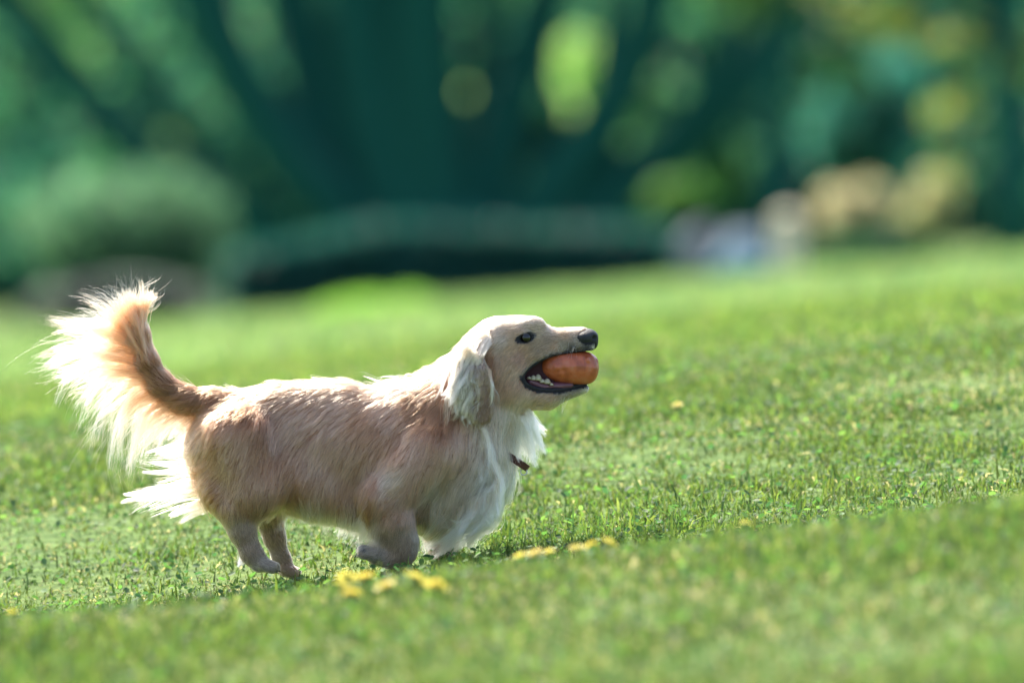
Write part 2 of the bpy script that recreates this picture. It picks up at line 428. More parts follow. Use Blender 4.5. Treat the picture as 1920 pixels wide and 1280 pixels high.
# --- pale post, grey boulders, blue bag
x, y, z = pix(1476, 505, 69); g = float(ground(x, y))
post = empty('wooden_post', (x, y, g)); tag(post, 'short pale weathered wooden post standing at the far lawn edge', 'post')
M_POST = mat_plain('pale_wood', (.72, .62, .44), (.6, .5, .35), 14, .85, .2, .6, 60)
bm = bmesh.new(); bmesh.ops.create_cube(bm, size=1)
for v in bm.verts: v.co = Vector((v.co.x * .23, v.co.y * .2, (v.co.z + .5) * .56 - .08))
bmesh.ops.bevel(bm, geom=bm.edges[:], offset=.02, segments=2)
me = bpy.data.meshes.new('post'); bm.to_mesh(me); bm.free(); me.materials.append(M_POST); link('shaft', me, post)
bm = bmesh.new(); bmesh.ops.create_cone(bm, cap_ends=True, segments=4, radius1=.17, radius2=.03, depth=.06)
bmesh.ops.rotate(bm, verts=bm.verts, cent=(0, 0, 0), matrix=__import__('mathutils').Matrix.Rotation(math.pi / 4, 3, 'Z'))
bmesh.ops.translate(bm, verts=bm.verts, vec=(0, 0, .505))
me = bpy.data.meshes.new('cap'); bm.to_mesh(me); bm.free(); me.materials.append(M_POST); link('cap', me, post)
M_ROCK = mat_plain('blue_grey_stone', (.115, .155, .19), (.15, .185, .215), 5, .8, .3, 1.0, 20)
M_ROCK2 = mat_plain('mauve_stone', (.115, .12, .14), (.15, .155, .175), 5, .8, .3, 1.0, 20)
def boulder(px, py, d, rx, rz, seed, mat, label):
    k = d / FPX; x, y, z = pix(px, py, d); g = float(ground(x, y))
    o = link('boulder', lump_core(None, (rx * k, rx * k * .7, (z - g) * .5 + rz * k), seed, mat, 'boulder', k=1.0))
    o.location = (x, y, (z + g) / 2); tag(o, label, 'boulder'); return o
boulder(1400, 450, 71.5, 58, 20, 4, M_ROCK, 'blue grey boulder next to the pale post')
boulder(1305, 455, 73, 38, 30, 9, M_ROCK2, 'smaller mauve grey boulder beside the end of the hedge')
x, y, z = pix(1392, 525, 68); g = float(ground(x, y))
bag = empty('cloth_bag', (x, y, g)); tag(bag, 'light blue cloth bag lying on lawn before the blue grey boulder', 'bag')
M_BAG = mat_plain('blue_cloth', (.10, .21, .28), (.13, .25, .32), 12, .9, .2, .5, 90)
link('pouch', lump_core(None, (.23, .14, .12), 5, M_BAG, 'pouch', k=1.0), bag).location = (0, 0, .09)
V, F = tube_data([(-.1, 0, .18), (-.07, 0, .25), (0, 0, .28), (.07, 0, .25), (.1, 0, .18)], [.012] * 5, 8)
link('handle', mesh_pd('handle', V, F, M_BAG), bag)

# --- far wood, one mass
r = np.random.default_rng(14)
cen = []; rad = []; cs = []
for i in range(330):
    x = r.uniform(-42, 42); cen.append((x, 128 + r.uniform(-5, 9), 0.5 + 11 * r.random() ** .8)); rad.append(r.uniform(1.0, 2.4))
V, F, c = leaf_cloud(cen, rad, 60000, .17, [(.028, .12, .082), (.036, .135, .075), (.024, .105, .09), (.05, .155, .07)], 15, shell=.6)  # bluish veil of far air included in these leaf greens
V[:, 2] = np.maximum(V[:, 2], .12)
wood = link('far_wood', mesh_np('far_wood', V, F, M_LEAF, c, False))
tag(wood, 'dense far-off wood of dark green trees closing the view', 'wood', kind='stuff')
nxw = 60; V = []; F = []
for i in range(nxw + 1):
    x = -55 + 110 * i / nxw
    for j in range(9):
        s = j / 8; V.append((x, 136 + 6 * s + 1.5 * math.sin(i * .9 + j), -.5 + 12.5 * s ** .8 + .9 * math.sin(i * 1.7) * s))
for i in range(nxw):
    for j in range(8):
        a = i * 9 + j; F.append((a, a + 9, a + 10, a + 1))
o = link('wood_bank', mesh_pd('wood_bank', V, F, M_CORE)); tag(o, 'dark wooded bank rising behind the far wood', 'bank', kind='structure')

# ------------------------------------------------------------------ grass
M_GRASS = mat_leaf('grass_blade', trans=0.5, rough=0.6, spec=0.25, gain=1.85)
FRESH = np.array([(.105, .175, .036), (.085, .155, .034), (.135, .195, .038), (.055, .115, .036), (.16, .20, .052)])
STRAW = np.array([(.34, .30, .17), (.28, .255, .15), (.25, .23, .115)])

def patchiness(x, y):
    return (np.sin(1.9 * x + .7 * y + .4) + np.sin(-1.1 * x + 2.3 * y + 1.7) + np.sin(4.3 * x + 2.9 * y) + np.sin(3.3 * y - 5.1 * x + 2)
            + np.sin(9.1 * x + 1.3 * y) * .7 + np.sin(7.7 * y + 6.3 * x + 1) * .7) / 5

def blades(y0, y1, n, hlo, hhi, w, margin, seed, tone=1.0):
    r = np.random.default_rng(seed)
    y = r.uniform(y0, y1, n); x = r.uniform(-1, 1, n) * ((y + CAM_D) * .0615 + margin)
    # tufts
    tuft = r.integers(0, max(n // 9, 1), n); tx = r.normal(0, 1, max(n // 9, 1)); k = r.random(n) < .6
    oy = y[tuft % n]; ox = x[tuft % n]
    x = np.where(k, ox + r.normal(0, .012, n), x); y = np.where(k, oy + r.normal(0, .014, n), y)
    pz = patchiness(x, y)
    keep = r.random(n) < np.clip(.85 + .45 * pz, .25, 1); x, y, pz = x[keep], y[keep], pz[keep]; n = len(x)
    z = ground(x, y) - .004
    straw = r.random(n) < np.clip(.15 - .26 * pz, .02, .5)
    h = (hlo + (hhi - hlo) * r.random(n) ** 1.8) * (1 + .35 * pz)
    az = r.uniform(0, 2 * np.pi, n); lean = np.clip(np.abs(r.normal(.75, .5, n)), 0, 1.45)
    lean = np.where(straw, r.uniform(.9, 1.5, n), lean)
    hd = np.stack([np.cos(az), np.sin(az), np.zeros(n)], -1); up = np.array([0, 0, 1.0])
    b0 = np.stack([x, y, z], -1)
    d1 = hd * np.sin(lean * .5)[:, None] + up * np.cos(lean * .5)[:, None]
    d2 = hd * np.sin(np.minimum(lean * 1.35, 1.75))[:, None] + up * np.cos(np.minimum(lean * 1.35, 1.75))[:, None]
    mid = b0 + d1 * (h * .5)[:, None]; tip = mid + d2 * (h * .55)[:, None]
    tip[:, 2] = np.maximum(tip[:, 2], z + .004)
    fa = r.uniform(0, 2 * np.pi, n)
    sd = np.stack([np.cos(fa), np.sin(fa), r.normal(0, .25, n)], -1) * (w * (.55 + .8 * r.random(n)))[:, None] * .5
    V = np.stack([b0 - sd * .8, b0 + sd * .8, mid + sd, mid - sd, tip], 1)
    F = np.array([[0, 1, 2], [0, 2, 3], [3, 2, 4]])[None] + (np.arange(n) * 5)[:, None, None]
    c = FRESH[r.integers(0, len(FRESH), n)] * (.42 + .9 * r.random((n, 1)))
    c *= (tone * (1 + .25 * pz))[:, None]  # tone: lower near, higher far, stands for grazing light on the turf
    if tone > 1: c[:, 2] *= 1.6          # pale veil and grazing light on far turf put into blade colour
    cs = STRAW[r.integers(0, len(STRAW), n)] * (.6 + .5 * r.random((n, 1)))
    c = np.where(straw[:, None], cs, c)
    return V.reshape(-1, 3), F.reshape(-1, 3), np.repeat(c, 5, 0)

def clover(y0, y1, n, size, margin, seed):
    """small round leaves low in the turf: six-sided, slightly folded"""
    r = np.random.default_rng(seed)
    m_ = n // 6; cy = r.uniform(y0, y1, m_); cx = r.uniform(-1, 1, m_) * ((cy + CAM_D) * .0615 + margin)
    pk = r.integers(0, m_, n); x = cx[pk] + r.normal(0, .035, n); y = cy[pk] + r.normal(0, .04, n)
    z = ground(x, y) + .006 + .022 * r.random(n)
    nrm = np.stack([r.normal(0, .55, n), r.normal(-.1, .55, n), np.ones(n)], -1); nrm /= np.linalg.norm(nrm, axis=1)[:, None]
    a = np.cross(nrm, r.normal(size=(n, 3))); a /= np.linalg.norm(a, axis=1)[:, None]; b_ = np.cross(nrm, a)
    s = size * (.5 + .8 * r.random(n))[:, None]; c0 = np.stack([x, y, z], -1)
    ring = [c0 + s * (a * math.cos(t) * 1.25 + b_ * math.sin(t) * .85 + nrm * .18 * abs(math.sin(t))) for t in np.arange(6) * math.pi / 3]
    V = np.stack([c0] + ring, 1)
    F = np.array([[0, i + 1, (i + 1) % 6 + 1] for i in range(6)])[None] + (np.arange(n) * 7)[:, None, None]
    base = np.array([(.045, .105, .03), (.06, .135, .032), (.032, .08, .032), (.09, .16, .04)])
    c = base[r.integers(0, 4, n)] * (.7 + .6 * r.random((n, 1)))
    return V.reshape(-1, 3), F.reshape(-1, 3), np.repeat(c, 7, 0)

def add_stuff(name, parts, label):
    off = 0; VV, FF, CC = [], [], []
    for V, F, c in parts:
        VV.append(V); FF.append(F + off); CC.append(c); off += len(V)
    o = link(name, mesh_np(name, np.concatenate(VV), np.concatenate(FF), M_GRASS, np.concatenate(CC), False))
    return tag(o, label, 'grass', kind='stuff')

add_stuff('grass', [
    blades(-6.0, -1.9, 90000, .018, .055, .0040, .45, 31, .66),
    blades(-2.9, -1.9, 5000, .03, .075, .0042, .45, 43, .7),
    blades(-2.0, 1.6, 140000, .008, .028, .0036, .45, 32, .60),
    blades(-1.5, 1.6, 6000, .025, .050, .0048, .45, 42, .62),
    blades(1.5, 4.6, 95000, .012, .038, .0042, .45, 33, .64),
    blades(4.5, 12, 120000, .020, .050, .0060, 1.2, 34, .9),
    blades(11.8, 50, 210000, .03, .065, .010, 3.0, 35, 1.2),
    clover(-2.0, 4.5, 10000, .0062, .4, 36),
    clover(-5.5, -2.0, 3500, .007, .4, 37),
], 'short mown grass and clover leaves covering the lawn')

# ------------------------------------------------------------------ dandelions
M_PETAL = mat_leaf('dandelion_petal', trans=.35, rough=.6, spec=.2, gain=1.2)
M_STEM = mat_plain('dandelion_stem', (.10, .18, .05), (.16, .2, .07), 60, .6)
def dandelion_meshes(seed):
    r = random.Random(seed); V = []; F = []; c = []
    for ring, (nr, rl, up) in enumerate([(22, .021, .25), (18, .016, .6), (12, .010, 1.2)]):
        for i in range(nr):
            a = 2 * math.pi * (i + r.random() * .6) / nr; l = rl * r.uniform(.8, 1.1); u = up * r.uniform(.7, 1.3)
            d = Vector((math.cos(a), math.sin(a), u)).normalized(); s = Vector((-math.sin(a), math.cos(a), 0)) * .0019
            p0 = Vector((0, 0, .001 * ring)); o = len(V)
            V += [p0 - s * .5, p0 + s * .5, p0 + d * l * .8 + s, p0 + d * l * .8 - s, p0 + d * l + Vector((0, 0, -.001))]
            F += [(o, o + 1, o + 2), (o, o + 2, o + 3), (o + 3, o + 2, o + 4)]
            cc = (.70, .60 * r.uniform(.85, 1.1), .13 * r.uniform(.6, 2)); c += [cc] * 5
    return mesh_np('bloom', [tuple(v) for v in V], F, M_PETAL, np.array(c), False)
BLOOMS = [dandelion_meshes(i) for i in range(3)]
V, F = tube_data([(0, 0, -.011), (0, 0, -.006), (0, 0, .001), (0, 0, .003)], [.002, .006, .007, .004], 10)
CALYX = mesh_pd('calyx', V, F, M_STEM)
def dandelion(px, py, d, label, group, i, scale=1.0):
    x, y, z = pix(px, py, d); g = float(ground(x, y)); h = min(max(z - g, .03) + .002, .08)
    t = empty('dandelion', (x, y, g)); tag(t, label, 'flower', group)
    V, F = tube_data([(0.008, 0, -.01), (.004, 0, h * .5), (0, 0, h - .008)], [.0022, .002, .002], 8)
    link('stem', mesh_pd('stem', V, F, M_STEM), t)
    tilt = (random.uniform(-.2, .7), random.uniform(-.5, .5), random.uniform(0, 6))
    o = link('bloom', BLOOMS[i % 3], t); o.location = (0, 0, h); o.rotation_euler = tilt; o.scale = (scale,) * 3
    o = link('calyx', CALYX, t); o.location = (0, 0, h); o.rotation_euler = tilt
for i, (px, py, d) in enumerate([(640, 1100, 14.5), (660, 1118, 14.2), (684, 1088, 14.6), (650, 1086, 14.65), (724, 1104, 14.4), (778, 1096, 14.5), (800, 1106, 14.3), (818, 1112, 14.2)]):
    dandelion(px, py, d, 'yellow dandelion in the blurred grass in front of the folded front paw', 'dandelions in front of the front paw', i, .95 + .12 * (i % 3))
for i, (px, py, d) in enumerate([(1004, 1062, 14.85), (1030, 1056, 14.95), (976, 1053, 15.0), (1110, 1060, 14.85), (1082, 1052, 14.95), (1142, 1044, 14.95), (996, 1054, 14.95)]):
    dandelion(px, py, d, 'yellow dandelion in the blurred grass ahead of the running dog', 'dandelions ahead of the dog', i + 1, .75 + .12 * (i % 3))
dandelion(1270, 801, 18.75, 'lone yellow dandelion on the open slope beyond the orange ball', None, 1, .7)
dandelion(1398, 1020, 15.1, 'small orange yellow dandelion bud in open grass well ahead of dog', None, 2, .6)
dandelion(24, 1172, 14.9, 'lone orange yellow dandelion in grass below the tail', None, 0, .8)

# ------------------------------------------------------------------ the dog
# modelled in photo-pixel units at the dog's own distance (950 px = 1 m): u to the right, v down, w away from the camera
S = 1.0 / PPM
def to_world(p):
    p = np.asarray(p, float)
    return np.stack([(p[..., 0] - 960) * S, p[..., 2] * S, CAM_H - (p[..., 1] - HORIZON) * S], -1)

def surface_nets(F, org, h):
    """F (nx,ny,nz) signed distance, negative inside -> verts, quads"""
    ins = F < 0
    nx, ny, nz = F.shape
    corners = [(i, j, k) for i in (0, 1) for j in (0, 1) for k in (0, 1)]
    cnt = sum(ins[i:nx - 1 + i, j:ny - 1 + j, k:nz - 1 + k].astype(np.int8) for i, j, k in corners)
    act = (cnt > 0) & (cnt < 8)
    ci = np.argwhere(act); vid = np.full(act.shape, -1, np.int64); vid[act] = np.arange(len(ci))
    acc = np.zeros((len(ci), 3)); num = np.zeros(len(ci))
    val = {c: F[ci[:, 0] + c[0], ci[:, 1] + c[1], ci[:, 2] + c[2]] for c in corners}
    for a in corners:
        for ax in range(3):
            if a[ax] == 0:
                b_ = list(a); b_[ax] = 1; b_ = tuple(b_)
                va, vb = val[a], val[b_]; m_ = (va < 0) != (vb < 0)
                t = np.where(m_, va / np.where(m_, va - vb, 1), 0)
                p = np.array(a, float)[None] + 0 * acc; p[:, ax] += t
                acc[m_] += p[m_]; num[m_] += 1
    V = (ci + acc / num[:, None]) * h + np.asarray(org)
    Q = []
    for ax in range(3):
        o1, o2 = [(1, 2), (2, 0), (0, 1)][ax]
        sl0 = [slice(None)] * 3; sl1 = [slice(None)] * 3; sl0[ax] = slice(0, -1); sl1[ax] = slice(1, None)
        A = ins[tuple(sl0)]; B = ins[tuple(sl1)]
        e = np.argwhere(A != B); ok = (e[:, o1] > 0) & (e[:, o2] > 0) & (e[:, o1] < F.shape[o1] - 1) & (e[:, o2] < F.shape[o2] - 1)
        e = e[ok]
        def c(d1, d2):
            q = e.copy(); q[:, o1] += d1; q[:, o2] += d2; return vid[q[:, 0], q[:, 1], q[:, 2]]
        q = np.stack([c(-1, -1), c(0, -1), c(0, 0), c(-1, 0)], -1)
        fl = A[e[:, 0], e[:, 1], e[:, 2]]
        q[~fl] = q[~fl][:, ::-1]
        Q.append(q)
    return V, np.concatenate(Q)

class Field:
    def __init__(self, lo, hi, h):
        self.lo = np.array(lo, float); self.h = h
        self.n = (np.ceil((np.array(hi) - self.lo) / h)).astype(int) + 1
        self.F = np.full(self.n, 60.0, np.float32)
        self.ax = [self.lo[i] + h * np.arange(self.n[i]) for i in range(3)]
    def box(self, lo, hi):
        sl = []
        for i in range(3):
            a = int(max(0, math.floor((lo[i] - self.lo[i]) / self.h))); b_ = int(min(self.n[i], math.ceil((hi[i] - self.lo[i]) / self.h) + 1))
            sl.append(slice(a, max(a, b_)))
        g = np.meshgrid(*[self.ax[i][sl[i]] for i in range(3)], indexing='ij', sparse=True)
        return tuple(sl), g
    def add(self, d, sl, k):
        a = self.F[sl]
        h_ = np.maximum(k - np.abs(a - d), 0) / k
        self.F[sl] = np.minimum(a, d) - h_ * h_ * k * .25
    def ell(self, c, r, k=25):
        m_ = k + 12; sl, (u, v, w) = self.box([c[i] - r[i] - m_ for i in range(3)], [c[i] + r[i] + m_ for i in range(3)])
        a, b_, d = (u - c[0]), (v - c[1]), (w - c[2])
        k0 = np.sqrt((a / r[0]) ** 2 + (b_ / r[1]) ** 2 + (d / r[2]) ** 2) + 1e-6
        k1 = np.sqrt((a / r[0] ** 2) ** 2 + (b_ / r[1] ** 2) ** 2 + (d / r[2] ** 2) ** 2) + 1e-6
        self.add(k0 * (k0 - 1) / k1, sl, k)
    def cone(self, a, ra, b_, rb, k=25, ws=1.0):
        """rounded cone a->b; ws > 1 flattens it across"""
        m_ = max(ra, rb) + k + 12
        lo = [min(a[i], b_[i]) - m_ for i in range(3)]; hi = [max(a[i], b_[i]) + m_ for i in range(3)]
        sl, (u, v, w) = self.box(lo, hi)
        ab = np.array(b_, float) - np.array(a, float); L = (ab ** 2).sum()
        t = np.clip(((u - a[0]) * ab[0] + (v - a[1]) * ab[1] + (w - a[2]) * ab[2]) / L, 0, 1)
        d = np.sqrt((u - a[0] - t * ab[0]) ** 2 + (v - a[1] - t * ab[1]) ** 2 + ((w - a[2] - t * ab[2]) * ws) ** 2) - (ra + t * (rb - ra))
        self.add(d, sl, k)
    def chain(self, pts, k=20, ws=1.0):
        for (a, ra), (b_, rb) in zip(pts[:-1], pts[1:]): self.cone(a, ra, b_, rb, k, ws)
    def cut(self, d, sl, k=6):
        a = self.F[sl]; d = -d
        h_ = np.maximum(k - np.abs(a - d), 0) / k
        self.F[sl] = np.maximum(a, d) + h_ * h_ * k * .25
    def sample(self, p):
        q = (p - self.lo) / self.h
        i = np.clip(np.floor(q).astype(int), 0, self.n - 2); f = np.clip(q - i, 0, 1).astype(np.float32)
        x, y, z = i[:, 0], i[:, 1], i[:, 2]; fx, fy, fz = f[:, 0], f[:, 1], f[:, 2]; F = self.F
        c00 = F[x, y, z] * (1 - fx) + F[x + 1, y, z] * fx; c10 = F[x, y + 1, z] * (1 - fx) + F[x + 1, y + 1, z] * fx
        c01 = F[x, y, z + 1] * (1 - fx) + F[x + 1, y, z + 1] * fx; c11 = F[x, y + 1, z + 1] * (1 - fx) + F[x + 1, y + 1, z + 1] * fx
        return (c00 * (1 - fy) + c10 * fy) * (1 - fz) + (c01 * (1 - fy) + c11 * fy) * fz
    def grad(self, p, e=2.0):
        g = np.stack([self.sample(p + np.eye(3)[i] * e) - self.sample(p - np.eye(3)[i] * e) for i in range(3)], -1)
        return g / (np.linalg.norm(g, axis=1)[:, None] + 1e-6)

def poly_sd(u, v, poly):
    """signed distance to a closed 2-D polygon (negative inside)"""
    P = np.array(poly, float); d = np.full(np.broadcast(u, v).shape, 1e9); s = np.ones(d.shape)
    n = len(P)
    for i in range(n):
        a = P[i]; b_ = P[i - 1]; e = b_ - a
        wu, wv = u - a[0], v - a[1]
        t = np.clip((wu * e[0] + wv * e[1]) / (e @ e), 0, 1)
        d = np.minimum(d, (wu - e[0] * t) ** 2 + (wv - e[1] * t) ** 2)
        c1 = v >= a[1]; c2 = v < b_[1]; c3 = e[0] * wv > e[1] * wu
        s = np.where((c1 & c2 & c3) | (~c1 & ~c2 & ~c3), -s, s)
    return s * np.sqrt(d)

body = Field((215, 560, -128), (1140, 1105, 128), 3.0)
B = body
# trunk
B.ell((775, 850, 0), (108, 112, 84), 40); B.ell((665, 838, 0), (145, 108, 82), 40); B.ell((560, 830, 0), (120, 98, 66), 40)
B.ell((470, 818, 0), (92, 80, 72), 40); B.ell((872, 850, 0), (66, 92, 62), 40)
B.ell((755, 770, 0), (60, 42, 40), 40); B.cone((640, 760, 0), 40, (520, 765, 0), 38, 40)
B.cone((640, 905, 0), 45, (580, 895, 0), 38, 40)
# flank fold, belly and breast fur mass
for sg in (-1, 1):
    B.cone((515, 890, 40 * sg), 46, (590, 915, 34 * sg), 42, 40); B.cone((560, 925, 26 * sg), 24, (650, 945, 26 * sg), 28, 36)
B.cone((850, 920, 0), 54, (905, 900, 0), 46, 40); B.cone((700, 930, 0), 50, (800, 950, 0), 44, 40); B.ell((420, 835, 0), (66, 66, 62), 36)
for sg in (-1, 1): B.cone((412, 850, 34 * sg), 48, (418, 915, 46 * sg), 38, 36)
# neck
B.cone((815, 800, 0), 84, (905, 690, 0), 60, 40, 1.12); B.cone((895, 860, 0), 50, (950, 735, 0), 40, 40)
# hind legs
for sgn, du, dv in ((-1, 0, 0), (1, 35, 6)):
    B.cone((448 + du, 828, 60 * sgn), 68, (476 + du * .8, 915, 68 * sgn), 50, 15, 1.2)
    B.cone((478 + du * .8, 915, 60 * sgn), 48, (445 + du * 1.3, 950 + dv, 60 * sgn), 34, 28, 1.2)
near_p = [((446, 950, -60), 31), ((456, 992, -60), 23), ((473, 1034, -60), 18), ((488, 1052, -60), 17.5)]
far_p = [((497, 955, 58), 28), ((513, 1010, 58), 18), ((526, 1050, 58), 15), ((533, 1066, 58), 15)]
B.chain(near_p, 14, 1.15); B.chain(far_p, 14, 1.15)
for q, c in ((-60, (504, 1056)), (58, (541, 1070))):
    for i, o in enumerate((-15, -5, 5, 15)):
        B.cone((c[0] - 8, c[1], q + o * .8), 11, (c[0] + (12 if abs(o) < 10 else 7), c[1] + 5, q + o), 10, 5)
# front legs: near one folded under the chest, far one standing
B.cone((805, 845, -60), 60, (722, 935, -76), 46, 16, 1.1); B.chain([((722, 935, -72), 44), ((738, 975, -72), 38), ((753, 1012, -70), 28), ((756, 1033, -68), 22), ((735, 1042, -66), 18), ((708, 1038, -66), 18)], 12, 1.1)
for o in (-15, -5, 5, 15):
    B.cone((704, 1036, -66 + o * .8), 12, (684, 1034 - (4 if abs(o) < 10 else 0), -66 + o), 10.5, 5)
B.cone((815, 860, 52), 58, (815, 945, 62), 42, 28); B.chain([((815, 945, 62), 40), ((826, 1000, 62), 27), ((828, 1040, 60), 22)], 12, 1.1)
for o in (-15, -5, 5, 15): B.cone((830, 1046, 60 + o * .8), 12, (846, 1052, 60 + o), 10, 5)
# tail
B.chain([((455, 775, 0), 34), ((400, 757, 0), 25), ((345, 748, 2), 22), ((302, 722, 4), 20), ((277, 680, 4), 17), ((262, 630, 4), 14), ((256, 590, 3), 9)], 18)
# head
B.ell((938, 658, 0), (64, 64, 54), 25); B.ell((985, 634, 0), (50, 40, 42), 22); B.ell((955, 705, 0), (52, 50, 50), 25)
B.cone((1004, 650, 0), 34, (1090, 638, 0), 24.5, 14, 1.05); B.ell((1010, 668, 0), (48, 26, 38), 16)
B.ell((1080, 648, 0), (34, 17, 25), 10); B.ell((998, 609, -22), (24, 14, 14), 10); B.ell((998, 609, 22), (24, 14, 14), 10)
B.chain([((960, 735, 0), 40), ((1025, 744, 0), 19), ((1094, 727, 0), 9.5)], 18, .85)
B.ell((1012, 700, 0), (46, 40, 13), 4)
PRE = B.F.copy()
MOUTH = [(979, 704), (986, 694), (1003, 681), (1032, 667), (1070, 660), (1135, 655), (1135, 724), (1100, 720), (1050, 732), (1008, 730), (988, 721)]
sl, (u, v, w) = B.box((960, 640, -128), (1140, 745, 128))
d2 = poly_sd(u[..., 0], v[..., 0], MOUTH)[..., None]
sep = np.maximum(np.abs(w) - 13, u - 1040)           # tongue-side wall kept at the back of the mouth
B.cut(np.maximum(d2, -sep), sl, 5)
# eye sockets
def w_surface(u_, v_, F=PRE):
    i = int(round((u_ - B.lo[0]) / B.h)); j = int(round((v_ - B.lo[1]) / B.h))
    i = min(max(i, 0), B.n[0] - 1); j = min(max(j, 0), B.n[1] - 1)
    col = F[i, j]; k = np.argmax(col < 0)
    if not (col < 0).any(): return None
    a, b_ = col[k - 1], col[k]; return B.ax[2][k - 1] + B.h * a / (a - b_)
EYE = (986.0, 633.0); ew = w_surface(*EYE)
for s_ in (1, -1):
    sl, (u, v, w) = B.box((955, 605, -80), (1020, 660, 80))
    B.cut(np.sqrt(((u - EYE[0]) / 1.5) ** 2 + ((v - EYE[1] - .22 * (EYE[0] - u)) / .85) ** 2 + (w - s_ * (ew - 1)) ** 2) - 9, sl, 5)
BV, BQ = surface_nets(B.F, B.lo, B.h)

